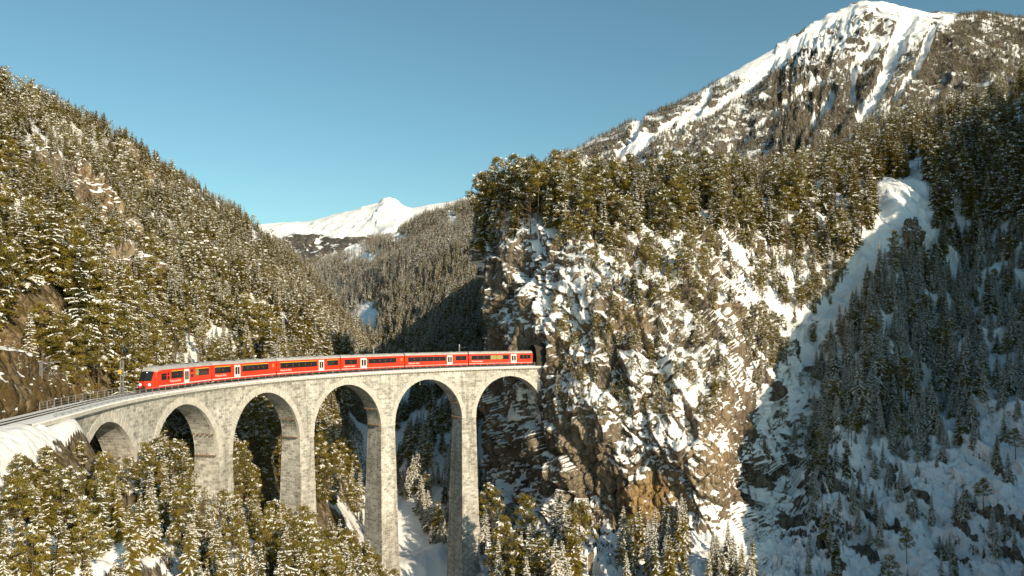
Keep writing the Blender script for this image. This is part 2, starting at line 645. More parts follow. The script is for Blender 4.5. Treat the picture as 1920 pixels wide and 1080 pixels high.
def terrain_z(X, Y):
    z = tps(X, Y)
    P = np.stack([X, Y, 0 * X], -1)
    s, off = track_dist(X, Y)
    a = np.abs(off)
    calm = np.where((off < 0) & (s < -22), smooth01(a, 3.8, 6.0), smooth01(a, 3, 14))
    far = smooth01(np.hypot(X, Y), 60, 350)
    z = z + calm * ((2.5 + 4 * far) * fbm(P / 38.0, 4, 3) + 1.6 * fbm(P / 9.0, 4, 5, ridged=True) * (0.6 + 0.6 * far))
    z = z - 30 * smooth01(X, 2, 45) * (1 - smooth01(Y, 230, 300))
    nearf = calm * (1 - smooth01(np.hypot(X, Y), 130, 190)) * (off < 0)
    z = z + nearf * (1.9 * fbm(P / 5.5, 4, 6, ridged=True) + 0.6 * fbm(P / 1.7, 3, 8))
    # bench of the line, and clearance under the deck
    bench = (1 - smooth01(a, 3.0, 5.5)) * (1 - smooth01(s, -27, -23)) * smooth01(s, -74, -66)
    z = z * (1 - bench) + (-0.95 + 0.5 * fbm(P / 2.5, 3, 7)) * bench
    under = (a < 9) & (s > -24) & (s < 130)
    z = np.where(under, np.minimum(z, -4.0 - 0.25 * np.clip(s + 24, 0, 200) * (a < 6)), z)
    return z


na, nr = 560, 470
ang = np.radians(np.linspace(-56, 22, na))
rad = 34.0 * (860.0 / 34.0) ** np.linspace(0, 1, nr)
AA, RR = np.meshgrid(ang, rad)
TX, TY = RR * np.sin(AA), RR * np.cos(AA)
TZ = terrain_z(TX, TY)
TP = np.stack([TX, TY, TZ], -1)
TN = grid_normals(TP)
TN[TN[..., 2] < 0] *= -1
tu_, tv_ = PX(TP)
t_snow = smooth01(TN[..., 2], 0.45, 0.80) * 0.8 + 0.05 + 0.35 * fbm(TP / 11.0, 4, 9) - 0.75 * blob(tu_, tv_, 200, 825, 85, 60) * (TP[..., 1] < 125) - 0.35 * blob(tu_, tv_, 60, 870, 90, 40) * (TP[..., 1] < 100) + 0.25 * fbm(TP / 3.0, 3, 10) * (TP[..., 1] < 160)
t_snow = t_snow + 0.55 * smooth01(TX, -85, -60) * smooth01(TY, 185, 215)
s_, o_ = track_dist(TX, TY)
bed = (np.abs(o_) < 4.2) & (s_ < -22)
t_snow = np.where(bed, 1.0, t_snow)
hill_o = link('hillside', grid_mesh('hillside', TP, [M_SLOPE], {'snow': t_snow, 'ochre': np.clip(fbm(TP / 30, 3, 21) * 1.5, 0, 0.6)}, flip=True), kind='structure')


def t_at(X, Y):
    """bilinear height from the built terrain grid"""
    X, Y = np.asarray(X, float), np.asarray(Y, float)
    a = np.arctan2(X, Y)
    r = np.hypot(X, Y)
    u = np.clip((a - ang[0]) / (ang[1] - ang[0]), 0, na - 1.001)
    v = np.clip(np.log(np.maximum(r, 1) / 34.0) / np.log(860.0 / 34.0) * (nr - 1), 0, nr - 1.001)
    i, j = u.astype(int), v.astype(int)
    fu, fv = u - i, v - j
    return (TZ[j, i] * (1 - fu) + TZ[j, i + 1] * fu) * (1 - fv) + (TZ[j + 1, i] * (1 - fu) + TZ[j + 1, i + 1] * fu) * fv


# far terrain under everything, out to the horizon
g = MB()
g.box(-40000, 40000, -3000, 60000, -95, -90)
link('ground', g.mesh('ground', [M_SNOW]), kind='structure')

# river in the gorge
rp = np.array([(-150, 800, 0), (-110, 700, 0), (-78, 560, 0), (-60, 460, 0), (-66, 400, 0), (-62, 340, 0), (-58, 300, 0), (-48, 260, 0), (-34, 225, 0),
               (-20, 195, 0), (-6, 160, 0), (4, 120, 0), (6, 70, 0), (4, 35, 0)], float)
tt = np.linspace(0, len(rp) - 1, 120)
rc = np.stack([np.interp(tt, np.arange(len(rp)), rp[:, k]) for k in range(3)], -1)
rc = blur(rc, 4, 0)
rw = np.stack([rc - (5, 0, 0), rc - (2, 0, 0), rc + (2, 0, 0), rc + (5, 0, 0)], 1)
rw[..., 2] = np.minimum.accumulate(t_at(rc[:, 0], rc[:, 1]) + 0.9)[:, None]
M_WATER, nt_, b_ = nodes('river_water')
b_.inputs['Base Color'].default_value = (0.012, 0.03, 0.04, 1)
b_.inputs['Roughness'].default_value = 0.12
bp_ = N(nt_, 'ShaderNodeBump')
bp_.inputs['Strength'].default_value = 0.5
nt_.links.new(noise(nt_, 1.2, 4), bp_.inputs['Height'])
nt_.links.new(bp_.outputs[0], b_.inputs['Normal'])
link('river', grid_mesh('river', rw, [M_WATER]), kind='structure')

# ------------------------------------------------------------------ right mass: cliff, plateau and shaded gully (surface patch)
RU = [890, 950, 1010, 1080, 1150, 1220, 1290, 1340, 1375, 1400, 1450, 1520, 1600, 1700, 1800, 1920, 2100, 2400, 3300, 5200]
crest = [385, 380, 378, 385, 392, 388, 382, 380, 378, 376, 372, 368, 362, 345, 300, 255, 95, -100, -410, -890]  # rightmost columns: unseen ridge, shaped high and close to throw shade over the gully
RV = [1000, 430, 500, 560, 620, 680, 740, 800, 870, 940, 1000, 1080, 1200]
RD = [
    [233, 229, 227, 227, 229, 233, 241, 247, 252, 257, 263, 269, 277, 286, 290, 285, 254.1, 188.1, 118, 58],   # crest
    [235, 226, 216, 212, 214, 218, 226, 234, 240, 248, 258, 264, 268, 274, 276, 268, 238.6, 179, 95, 50],
    [236, 222, 210, 203, 203, 206, 214, 222, 228, 238, 250, 257, 260, 264, 264, 255, 227.9, 172.7, 92, 48],
    [236, 220, 207, 199, 197, 199, 205, 212, 217, 229, 242, 250, 252, 254, 253, 243, 217.3, 166.5, 89, 46.5],
    [236, 219, 204, 196, 192, 193, 198, 202, 206, 219, 234, 242, 243, 243, 241, 231, 206.6, 159.3, 86, 45],
    [236, 219, 202, 194, 189, 188, 190, 193, 196, 212, 226, 233, 234, 232, 229, 218, 195.9, 152.2, 83, 43.5],
    [238, 222, 199, 192, 187, 185, 185, 186, 189, 206, 219, 225, 225, 222, 217, 206, 185.3, 145, 80, 42],
    [240, 224, 199, 191, 186, 183, 181, 181, 184, 201, 213, 218, 216, 212, 206, 195, 175.6, 137.8, 77, 40.5],
    [240, 224, 201, 192, 186, 182, 178, 177, 180, 196, 206, 209, 206, 201, 194, 184, 165.9, 130.7, 74, 39],
    [232, 218, 200, 191, 185, 181, 176, 174, 177, 190, 198, 200, 196, 190, 183, 174, 157.1, 123.5, 71, 37.5],
    [212, 203, 194, 187, 183, 179, 174, 171, 173, 183, 190, 190, 186, 180, 174, 165, 148.4, 116.4, 68, 36],
    [190, 181, 173, 170, 170, 167, 164, 162, 163, 170, 175, 174, 170, 165, 160, 152, 136.8, 107.4, 64, 34],
    [150, 146, 142, 140, 140, 138, 136, 134, 134, 138, 142, 142, 140, 136, 132, 126, 114.5, 91.3, 56, 31],
]
rows = []
for k, (y, d) in enumerate(zip(RV, RD)):
    rows.append(W(RU, crest if k == 0 else y, d))
top = rows[0]
ru = np.array(RU, float)
rise = np.interp(ru, [890, 1150, 1300, 1450, 1700, 1920, 5200], [0.0, 0.0, 0.06, 0.13, 0.19, 0.24, 0.3])
backs = []
for dy in (380, 160, 60):
    b = top.copy()
    b[:, 1] += dy
    b[:, 0] *= 1 + dy / 700.0
    b[:, 2] += rise * dy + 4
    out_ = smooth01(ru, 1950, 2400)
    b[:, 0] += out_ * dy * 1.2
    b[:, 1] -= out_ * dy * 0.75
    b[:, 2] -= out_ * (rise * dy)
    backs.append(b)
bot = rows[-1].copy()
bot[:, 2] -= 30
bot[:, 1] -= 14
G = np.array(backs + rows + [bot])
# columns wrapping round behind the cliff's left edge
wr = []
for dx, dy in ((90, 260), (40, 120), (9, 42)):
    c = G[:, 0].copy()
    c[:, 0] += dx
    c[:, 1] = np.maximum(c[:, 1], 236) + dy
    wr.append(c)
G = np.concatenate([np.stack(wr, 1), G], 1)
GU = np.array([740, 800, 850] + RU, float)
GV = np.array([120, 240, 320, 385] + RV[1:] + [1300], float)
fu = np.concatenate([np.linspace(740, 870, 40)[:-1], np.linspace(870, 1960, 560)[:-1], np.linspace(1960, 5200, 160)])
fv = np.concatenate([np.linspace(120, 380, 70)[:-1], np.linspace(380, 1300, 450)])
RP = interp_grid(G, GU, GV, fu, fv)
RP = blur(blur(RP, 9, 1), 9, 0)
CU, CV = np.meshgrid(fu, fv)
NN = grid_normals(RP)
NN[NN[..., 1] > 0.35] *= -1
NN = np.where((NN[..., 2:3] < -0.2), -NN, NN)
NN = blur(blur(NN, 8, 1), 8, 0)
NN /= np.linalg.norm(NN, axis=-1, keepdims=True)
gully = smooth01(CU + 0.10 * (CV - 700), 1395, 1440)        # 0 on the cliff, 1 on the gully side
topside = 1 - smooth01(CV, 400, 520)
rough = (1 - 0.78 * gully) * (1 - 0.55 * topside)
Q = RP.astype(np.float32)
# steep strata dipping to the right
sx, sz = math.cos(math.radians(24)), math.sin(math.radians(24))
strat = Q[..., 0] * sx + Q[..., 2] * sz * 0.9 + Q[..., 1] * 0.25
along = -Q[..., 0] * sz + Q[..., 2] * sx
wq = np.stack([strat / 8.5, along / 42.0, Q[..., 1] / 26.0], -1)
warp = fbm(Q / 15.0, 3, 33)[..., None]
d1 = fbm(Q / 36.0, 4, 31)
d2 = fbm(wq + 0.45 * warp, 5, 32, gain=0.45, ridged=True)
vq = np.stack([Q[..., 0] / 8.5, Q[..., 1] / 8.5, Q[..., 2] / 34.0], -1)
d5 = fbm(vq + 0.35 * warp, 4, 36, ridged=True)
lq = np.stack([Q[..., 0] / 7.5, Q[..., 1] / 7.5, Q[..., 2] / 5.0], -1)
d3 = fbm(lq + 0.4 * warp, 5, 34)
d4 = fbm(Q / 2.4, 4, 35)
bw = np.stack([strat, along, Q[..., 1]], -1) + 2.2 * warp * np.array([1, 0.6, 1], np.float32)
b1, e1 = blocks(bw / np.array([8.0, 15.0, 9.0], np.float32), 101)
b2, e2 = blocks(bw / np.array([3.2, 5.2, 3.4], np.float32), 111)
b3, e3 = blocks(bw / np.array([1.4, 2.0, 1.5], np.float32), 121)
ribz = 1 - 0.75 * np.exp(-((CU + 0.10 * (CV - 700) - 1392) / 55.0) ** 2)
blk = 1.9 * b1 + 1.0 * b2 + 0.42 * b3 - 0.9 * (1 - smooth01(e1, 0, 0.10)) - 0.4 * (1 - smooth01(e2, 0, 0.12))
blk = blk * ribz
disp = rough * (6.5 * d1 + 2.2 * d2 * ribz + 3.0 * d5 * ribz + 1.2 * d3 + 0.45 * d4 + blk) + (1 - rough) * (0.35 * d4 + 1.6 * fbm(Q / 14.0, 3, 37))
gq = np.stack([(0.50 * Q[..., 0] + 0.86 * Q[..., 2]) / 7.0, (0.86 * Q[..., 0] - 0.5 * Q[..., 2]) / 34.0, Q[..., 1] / 22.0], -1)
ledge = fbm(gq + 0.35 * warp, 4, 46, ridged=True)
lowg = gully * smooth01(CV, 640, 820)
disp = disp + gully * smooth01(CU, 1480, 1600) * 5.0 * fbm(np.stack([Q[..., 0] / 17.0, Q[..., 2] / 60.0, Q[..., 1] / 40.0], -1) + 0.3 * warp, 3, 47, ridged=True)
disp = disp + ribz * lowg * (2.6 * ledge + 0.9 * b2 + 0.4 * b3) + ribz * gully * (1 - lowg) * (1.0 * ledge + 0.5 * b2)
chb = gully * (1 - smooth01(CU, 1560, 1620)) * smooth01(CV, 520, 640)
disp = disp + chb * (1.7 * ledge + 0.8 * b2 + 0.35 * b3)
bands = [[(1405, 700), (1440, 740)], [(1500, 640), (1520, 690)], [(1395, 800), (1430, 830)], [(1480, 860), (1500, 910)], [(1372, 925), (1450, 962), (1560, 1010), (1660, 1075)], [(1665, 895), (1740, 962), (1830, 1020), (1925, 1052)],
         [(1775, 925), (1860, 982), (1925, 1012)], [(1535, 885), (1580, 950), (1640, 990), (1700, 1010)], [(1500, 1010), (1560, 1060), (1600, 1100)],
         [(1425, 840), (1465, 885)], [(1405, 875), (1440, 905)], [(1660, 525), (1700, 545)], [(1250, 545), (1300, 580), (1390, 590)], [(1330, 440), (1390, 500)],
         [(1760, 1040), (1830, 1065)], [(1855, 900), (1890, 910)], [(1520, 770), (1560, 880)], [(1690, 372), (1745, 378)]]
wob = 26 * fbm(Q / 5.0, 4, 41) + 6
bd = np.full(CU.shape, 1e9)
for bl in bands:
    bd = np.minimum(bd, seg_dist(CU, CV, bl) + wob)
band = 1 - smooth01(bd, 5, 13)
disp = disp + band * (0.9 + 1.6 * d3 + 0.8 * d4)
chute = seg_dist(CU, CV, [(1600, 490), (1545, 620), (1490, 740), (1455, 860), (1430, 930)])
disp = disp - 3.0 * np.exp(-(chute / 32.0) ** 2) * gully
spur = seg_dist(CU, CV, [(1690, 470), (1640, 600), (1610, 760), (1570, 880)])
disp = disp + 6.0 * np.exp(-(spur / 55.0) ** 2)
# keep the rock clear of the train and the portal
s_r, o_r = track_dist(RP[..., 0], RP[..., 1])
clear = (np.abs(o_r) < 4.5) & (s_r < 117) & (RP[..., 2] > -16)
disp = np.where(clear, np.minimum(disp, 0.2), disp)
RP2 = RP + NN * disp[..., None]
N2 = grid_normals(RP2)
N2 = np.where((np.sum(N2 * NN, -1, keepdims=True) < 0), -N2, N2)
bias = (-0.30 * blob(CU, CV, 935, 580, 60, 120) - 0.36 * blob(CU, CV, 1120, 880, 110, 80) - 0.5 * blob(CU, CV, 1225, 940, 75, 55)
        - 0.30 * blob(CU, CV, 1340, 860, 40, 100) - 0.25 * blob(CU, CV, 930, 830, 40, 50) - 0.18 * blob(CU, CV, 1060, 660, 40, 60)
        + 0.30 * blob(CU, CV, 1130, 500, 130, 60) + 0.25 * blob(CU, CV, 1290, 560, 60, 120) + 0.22 * blob(CU, CV, 1270, 720, 90, 60) + 0.15 * blob(CU, CV, 1050, 760, 60, 60) + 0.22 * blob(CU, CV, 960, 860, 60, 110)
        + 0.55 * smooth01(CV, 985, 1035) * (1 - gully) + 0.5 * gully - 0.20 * lowg - 0.14 * chb + 0.35 * topside)
r_snow = 0.32 + 0.62 * smooth01(N2[..., 2], 0.05, 0.55) + bias * 0.9 + 0.55 * fbm(Q / 15.0, 4, 38) * (1 - 0.7 * gully) + 0.15 * d4 - 0.95 * band - 0.35 * (1 - smooth01(e2, 0, 0.15)) * (1 - gully) + 0.10 * b2
r_och = np.clip(1.1 * blob(CU, CV, 1225, 940, 62, 48) + 0.6 * blob(CU, CV, 1075, 660, 28, 60) + 0.45 * blob(CU, CV, 1350, 850, 40, 90)
                + 0.5 * np.clip(fbm(Q / 16, 3, 44), 0, 1) * (1 - gully), 0, 1)
r_snow = r_snow - 0.9 * (1 - smooth01(CU, 862, 892)) * smooth01(CV, 400, 460)
cliff_o = link('cliff', grid_mesh('cliff', RP2, [M_CLIFF], {'snow': r_snow, 'ochre': r_och}, flip=True), kind='structure')
# cut the tunnel mouth out of the rock
s_t, o_t = track_dist(RP2[..., 0], RP2[..., 1])
mouth = (np.abs(o_t) < 2.3) & (s_t > 108) & (RP2[..., 2] > -0.4) & (RP2[..., 2] < 5.0 - 0.35 * o_t ** 2)
if mouth.any():
    import bmesh
    bm = bmesh.new()
    bm.from_mesh(cliff_o.data)
    bm.verts.ensure_lookup_table()
    bmesh.ops.delete(bm, geom=[bm.verts[i] for i in np.where(mouth.ravel())[0]], context='VERTS')
    bm.to_mesh(cliff_o.data)
    bm.free()


def r_at(px, py):
    i = np.interp(px, fu, np.arange(len(fu)))
    j = np.interp(py, fv, np.arange(len(fv)))
    i0, j0 = np.clip(i.astype(int), 0, len(fu) - 2), np.clip(j.astype(int), 0, len(fv) - 2)
    a, b = (i - i0)[..., None], (j - j0)[..., None]
    return (RP2[j0, i0] * (1 - a) + RP2[j0, i0 + 1] * a) * (1 - b) + (RP2[j0 + 1, i0] * (1 - a) + RP2[j0 + 1, i0 + 1] * a) * b


# ------------------------------------------------------------------ patches farther up the valley
def patch(name, U, V, D, nu, nv, mat, disp_fn, snow_fn, sig=6, ytop=None):
    yt_ = np.array(ytop, float) if ytop is not None else np.full(len(U), V[0], float)
    G = np.array([W(U, np.maximum(y, yt_ + 7 * k) if k else yt_, d) for k, (y, d) in enumerate(zip(V, D))])
    back = G[0].copy()
    back[:, 1] *= 1.25
    back[:, 2] -= 0.06 * G[0][:, 1]
    G = np.concatenate([back[None], G], 0)
    VV = np.array([V[0] - 40] + list(V), float)
    u = np.linspace(U[0], U[-1], nu)
    v = np.linspace(VV[0], VV[-1], nv)
    P = interp_grid(G, np.array(U, float), VV, u, v)
    P = blur(blur(P, sig, 1), sig, 0)
    n = grid_normals(P)
    n = np.where(n[..., 2:3] < 0, -n, n)
    u2, v2 = PX(P)
    P2 = P + n * disp_fn(P, u2, v2)[..., None]
    n2 = grid_normals(P2)
    n2 = np.where(n2[..., 2:3] < 0, -n2, n2)
    u3, v3 = PX(P2)
    sn = snow_fn(P2, n2, u3, v3)
    o = link(name, grid_mesh(name, P2, [mat], {'snow': sn, 'ochre': 0 * sn + 0.1}, flip=True), kind='structure')
    return o, P2, n2, u3, v3


# valley side in the cliff's shadow and the wooded ridges behind it
VU = [480, 560, 620, 690, 740, 800, 850, 890, 940, 1000]
VV_ = [372, 400, 440, 480, 520, 560, 600, 640, 680, 740]
vt = [500, 492, 478, 452, 434, 412, 390, 370, 346, 335]
VD = [[2300, 2200, 2100, 2000, 1900, 1800, 1700, 1600, 1500, 1500],
      [2200, 2100, 2000, 1900, 1750, 1500, 1350, 1250, 1150, 1100],
      [2050, 1950, 1800, 1650, 1450, 1150, 1000, 920, 880, 850],
      [1850, 1700, 1500, 1300, 1120, 920, 800, 740, 700, 680],
      [1650, 1450, 1250, 1080, 930, 780, 680, 620, 590, 570],
      [1450, 1250, 1080, 930, 800, 680, 590, 540, 510, 490],
      [1250, 1080, 930, 800, 690, 590, 520, 480, 450, 430],
      [1100, 930, 800, 690, 610, 530, 470, 435, 410, 395],
      [950, 800, 690, 610, 550, 480, 430, 400, 380, 365],
      [800, 690, 610, 550, 500, 440, 400, 370, 350, 340]]
meadow = lambda u, v: (blob(u, v, 645, 468, 45, 13) + blob(u, v, 735, 445, 25, 9) + 1.2 * blob(u, v, 690, 600, 30, 34) + 0.8 * blob(u, v, 690, 485, 28, 9)
                       + 0.8 * blob(u, v, 765, 585, 14, 10) + 0.8 * blob(u, v, 845, 412, 9, 18))
o_, V_P, V_N, V_U, V_V = patch('valley_slope', VU, VV_, VD, 260, 260, M_SLOPE,
                               lambda P, u, v: P[..., 1] / 1000.0 * (16 * fbm(P / 160, 4, 51) * np.minimum(1, 1000.0 / P[..., 1]) + 6 * fbm(P / 40, 4, 52, ridged=True)),
                               lambda P, n, u, v: 0.05 + 0.4 * n[..., 2] + 0.8 * meadow(u, v) + 0.3 * fbm(P / 60, 3, 53), 7, vt)

# far snow mountain closing the valley
FU = [440, 490, 530, 580, 640, 690, 708, 724, 738, 752, 770, 800, 840, 890, 940, 1000]
ft = [432, 421, 416, 417, 400, 389, 383, 374, 377, 384, 391, 384, 377, 362, 348, 345]
FV = [380, 400, 425, 450, 480, 530]
FD = [[9000] * 16, [8200] * 16, [7400] * 16, [6400] * 16, [5200] * 16, [4000] * 16]
FG = []
for k, y in enumerate(FV):
    FG.append([t if k == 0 else t + (530 - t) * (k / 5.0) for t in ft])
G_ = np.array([W(FU, FG[k], FD[k]) for k in range(6)])
bk = G_[0].copy()
bk[:, 1] *= 1.2
bk[:, 2] -= 600
G_ = np.concatenate([bk[None], G_], 0)
u_ = np.linspace(440, 1000, 320)
v_ = np.linspace(0, 6, 200)
FP = interp_grid(G_, np.array(FU, float), np.arange(7.0), u_, v_)
FP = blur(blur(FP, 2, 1), 2, 0)
n_ = grid_normals(FP)
n_ = np.where(n_[..., 2:3] < 0, -n_, n_)
fu_, fv_ = PX(FP)
peak = blob(fu_, fv_, 725, 378, 40, 12)
FP = FP + n_ * (45 * fbm(FP / 1500, 4, 61) + (26 + 26 * peak) * fbm(FP / 380, 5, 62, ridged=True) + 30 * peak * fbm(FP / 120, 4, 66, ridged=True) + 70 * smooth01(v_, 1.05, 1.8)[:, None] * fbm(FP / np.array([260, 600, 400]), 4, 68, ridged=True))[..., None]
n_ = grid_normals(FP)
n_ = np.where(n_[..., 2:3] < 0, -n_, n_)
fu_, fv_ = PX(FP)
tl = smooth01(fv_ + 22 * fbm(FP / 420, 5, 63), 438, 452)
f_snow = 1.1 - 0.95 * tl - 0.35 * peak * np.clip(fbm(FP / 160, 4, 64) * 2.5, 0, 1) + (0.5 * fbm(FP / 170, 4, 65) + 0.9 * fbm(FP / 40, 3, 67)) * tl
link('snow_mountain', grid_mesh('snow_mountain', FP, [M_MOUNT], {'snow': f_snow, 'ochre': 0 * f_snow}, flip=True), kind='structure')

# big mountain on the right
MU = [980, 1060, 1150, 1280, 1400, 1500, 1560, 1600, 1650, 1700, 1780, 1850, 1920, 2050, 2250]
mt = [335, 285, 244, 182, 116, 55, 18, -6, -4, 8, 20, 16, 28, 60, 90]
MG = np.array([W(MU, [t + (430 - t) * k / 5.0 for t in mt], np.interp(k, [0, 5], [1, 0]) * (np.interp(MU, [980, 1600, 2250], [2500, 3400, 2900]) - 1150) + 1150) for k in range(6)])
bk = MG[0].copy()
bk[:, 1] *= 1.25
bk[:, 2] -= 260
MG = np.concatenate([bk[None], MG], 0)
u_ = np.linspace(980, 2250, 520)
v_ = np.linspace(0, 6, 330)
MP = interp_grid(MG, np.array(MU, float), np.arange(7.0), u_, v_)
MP = blur(blur(MP, 5, 1), 5, 0)
n_ = grid_normals(MP)
n_ = np.where(n_[..., 2:3] < 0, -n_, n_)
mu_, mv_ = PX(MP)
chutes = [([(1590, 18), (1500, 85), (1420, 150), (1330, 215), (1265, 255), (1170, 300)], 17), ([(1640, 95), (1560, 150), (1480, 195), (1390, 265), (1330, 300)], 9),
          ([(1700, 40), (1668, 120), (1648, 175), (1615, 240)], 20), ([(1745, 70), (1712, 150), (1650, 225)], 10), ([(1560, 185), (1545, 215), (1500, 245)], 14),
          ([(1600, 140), (1600, 190), (1622, 225)], 9), ([(1200, 225), (1190, 270), (1160, 300)], 12), ([(1330, 170), (1310, 205), (1240, 245)], 10)]
cd = np.full(mu_.shape, 9.0)
wob = fbm(MP / 90, 4, 71)
for pts, w in chutes:
    cd = np.minimum(cd, seg_dist(mu_, mv_, pts) / w + 0.55 * wob)
chm = 1 - smooth01(cd, 0.45, 1.0)
# spurs run down-left on the flank and nearer straight down under the summit
lean = np.interp(mu_, [1000, 1450, 1650, 2000], [0.62, 0.85, 3.0, 1.2])
across = (mv_ + lean * mu_) / np.sqrt(1 + lean * lean)
alongm = (lean * mv_ - mu_) / np.sqrt(1 + lean * lean)
sp = np.stack([across / 60.0, alongm / 150.0, 0 * across], -1)
rid = fbm(sp + 0.25 * wob[..., None], 4, 72, ridged=True)
edge_m = 0.25 + 0.75 * smooth01(mv_ - np.interp(mu_, MU, mt), 5, 70)
MP2 = MP + n_ * (edge_m * 48 * rid + 40 * fbm(MP / 500, 3, 73) * edge_m + 12 * edge_m * fbm(MP / 90, 4, 74, ridged=True) - 40 * chm * edge_m)[..., None]
M_N = grid_normals(MP2)
M_N = np.where(M_N[..., 2:3] < 0, -M_N, M_N)
M_U, M_V = PX(MP2)
tree_line = np.interp(M_U, [980, 1200, 1400, 1560, 1650, 1740, 1800, 2250], [180, 172, 150, 110, 100, 80, 20, -50])
alp = 1 - smooth01(M_V + 25 * fbm(MP2 / 200, 4, 75), tree_line - 12, tree_line + 14)
m_snow = 0.08 + 0.45 * smooth01(M_N[..., 2], 0.35, 0.8) + 0.8 * chm + 0.20 * alp + 0.5 * fbm(MP2 / 90, 4, 76) + 0.4 * fbm(MP2 / 28, 3, 77) + 0.05
link('mountain', grid_mesh('mountain', MP2, [M_MOUNT], {'snow': m_snow, 'ochre': 0 * m_snow + 0.05}, flip=True), kind='structure')

# ------------------------------------------------------------------ viaduct
PIERS = [-1.8 + 24.1 * k for k in range(5)]
BAYS = [-13.85 + 24.1 * k for k in range(6)]
ZS, ZT, ZC = -12.6, -0.80, -2.6
half = lambda z: 1.95 + (-z - 0.8) * 0.031
via = link('viaduct', None, loc=(0, 0, 0), label='curved grey limestone railway viaduct of six tall round arches', cat='viaduct')


def tp(s, r, z):
    return tuple(trk(s, r, z))


mb = MB()
for c in BAYS:
    n = 44
    ph = np.linspace(0, math.pi, n + 1)
    sa, za = c - 10 * np.cos(ph), ZS + 10 * np.sin(ph)
    for i in range(n):
        for sg in (-1, 1):
            q = [(sa[i], za[i]), (sa[i + 1], za[i + 1]), (sa[i + 1], ZT), (sa[i], ZT)]
            pts = [tp(s, sg * half(z), z) for s, z in q]
            mb.poly(pts if sg < 0 else pts[::-1], 0, q if sg < 0 else q[::-1])
        rr = np.linspace(-1, 1, 4)
        for k in range(3):
            q = [(i, rr[k]), (i, rr[k + 1]), (i + 1, rr[k + 1]), (i + 1, rr[k])]
            mb.poly([tp(sa[a], b * half(za[a]), za[a]) for a, b in q], 0, [(b * 2.3, 10 * ph[a]) for a, b in q])
for c in PIERS:
    for sg in (-1, 1):
        q = [(c - 2.05, ZS), (c + 2.05, ZS), (c + 2.05, ZT), (c - 2.05, ZT)]
        pts = [tp(s, sg * half(z), z) for s, z in q]
        mb.poly(pts if sg < 0 else pts[::-1], 0, q if sg < 0 else q[::-1])
link('spandrel_wall', mb.mesh('spandrel_wall', [M_STONE]), via)

for k, c in enumerate(PIERS):
    g0 = float(t_at(*trk(c)[:2])) - 5
    mb = MB()
    zz = np.linspace(ZS, min(g0, -18), 9)
    hl = lambda z: 2.05 + 0.0185 * (ZS - z)
    for i in range(8):
        z1, z0 = zz[i], zz[i + 1]
        for sg in (-1, 1):
            q = [(-hl(z0), z0), (hl(z0), z0), (hl(z1), z1), (-hl(z1), z1)]
            pts = [tp(c + a, sg * half(z), z) for a, z in q]
            uv = [(c + a, z) for a, z in q]
            mb.poly(pts if sg < 0 else pts[::-1], 0, uv if sg < 0 else uv[::-1])
            q = [(-half(z0), z0), (half(z0), z0), (half(z1), z1), (-half(z1), z1)]
            pts = [tp(c + sg * hl(z), r, z) for r, z in q]
            uv = [(r + 0.4, z) for r, z in q]
            mb.poly(pts[::-1] if sg < 0 else pts, 0, uv[::-1] if sg < 0 else uv)
    p = link('pier', mb.mesh('pier', [M_STONE]), via)

for s0, s1, zb in ((-37, -23.9, -14), (116.7, 123, -13)):
    mb = MB()
    n = 8
    ss = np.linspace(s0, s1, n + 1)
    for i in range(n):
        for sg in (-1, 1):
            q = [(ss[i], zb), (ss[i + 1], zb), (ss[i + 1], ZT), (ss[i], ZT)]
            pts = [tp(s, sg * half(z), z) for s, z in q]
            mb.poly(pts if sg < 0 else pts[::-1], 0, q if sg < 0 else q[::-1])
    e = s1 if s0 < 0 else s0
    mb.poly([tp(e, r, z) for r, z in ((-half(zb), zb), (half(zb), zb), (half(ZS), ZS), (-half(ZS), ZS))], 0, [(-4, zb), (4, zb), (4, ZS), (-4, ZS)])
    link('abutment', mb.mesh('abutment', [M_STONE]), via)

for c in BAYS:                                                      # arch rings: separate wedge stones with open joints
    mb = MB()
    n = 62
    for i in range(n):
        a0, a1 = math.pi * (i + 0.06) / n, math.pi * (i + 0.94) / n
        ro = 11.15 + RNG.uniform(-0.12, 0.12)
        pr = 0.09 + RNG.uniform(-0.03, 0.05)
        cs = []
        for off in (-pr, 0.5):
            for a, rr in ((a0, 9.97), (a0, ro), (a1, ro), (a1, 9.97)):
                z = ZS + rr * math.sin(a)
                cs.append(tp(c - rr * math.cos(a), -half(z) + off, z))
        mb.hexa(cs)
    o = link('arch_ring', mb.mesh('arch_ring', [M_CORN]), via)
    o['kind'] = 'stuff'

mb = MB()                                                           # cornice slabs, one after another
for sg in (-1, 1):
    s = -36.0
    while s < 119:
        e = s + 1.15
        mb.hexa([tp(a, sg * r, z) for z in (-0.80, -0.40 + RNG.uniform(-0.015, 0.015)) for a, r in ((s, 1.85), (e, 1.85), (e, 2.62), (s, 2.62))][::1])
        s = e + 0.03
o = link('cornice', mb.mesh('cornice', [M_CORN]), via)
o['kind'] = 'stuff'
mb = MB()
for s in np.arange(-35.6, 118, 0.86):
    mb.hexa([tp(a, r, z) for z in (-1.12, -0.803) for a, r in ((s, -1.9), (s + 0.36, -1.9), (s + 0.36, -1.9 - (0.62 if z > -1 else 0.28)), (s, -1.9 - (0.62 if z > -1 else 0.28)))])
o = link('corbels', mb.mesh('corbels', [M_CORN]), via)
o['kind'] = 'stuff'
mb = MB()
ss = np.arange(-36, 124, 1.0)
prof = [(-2.55, -0.398), (-2.5, -0.24), (-1.3, -0.12), (0, -0.09), (1.3, -0.12), (2.5, -0.24), (2.55, -0.398)]
for a, b in zip(ss[:-1], ss[1:]):
    for (r0, z0), (r1, z1) in zip(prof[:-1], prof[1:]):
        mb.poly([tp(a, r0, z0), tp(b, r0, z0), tp(b, r1, z1), tp(a, r1, z1)])
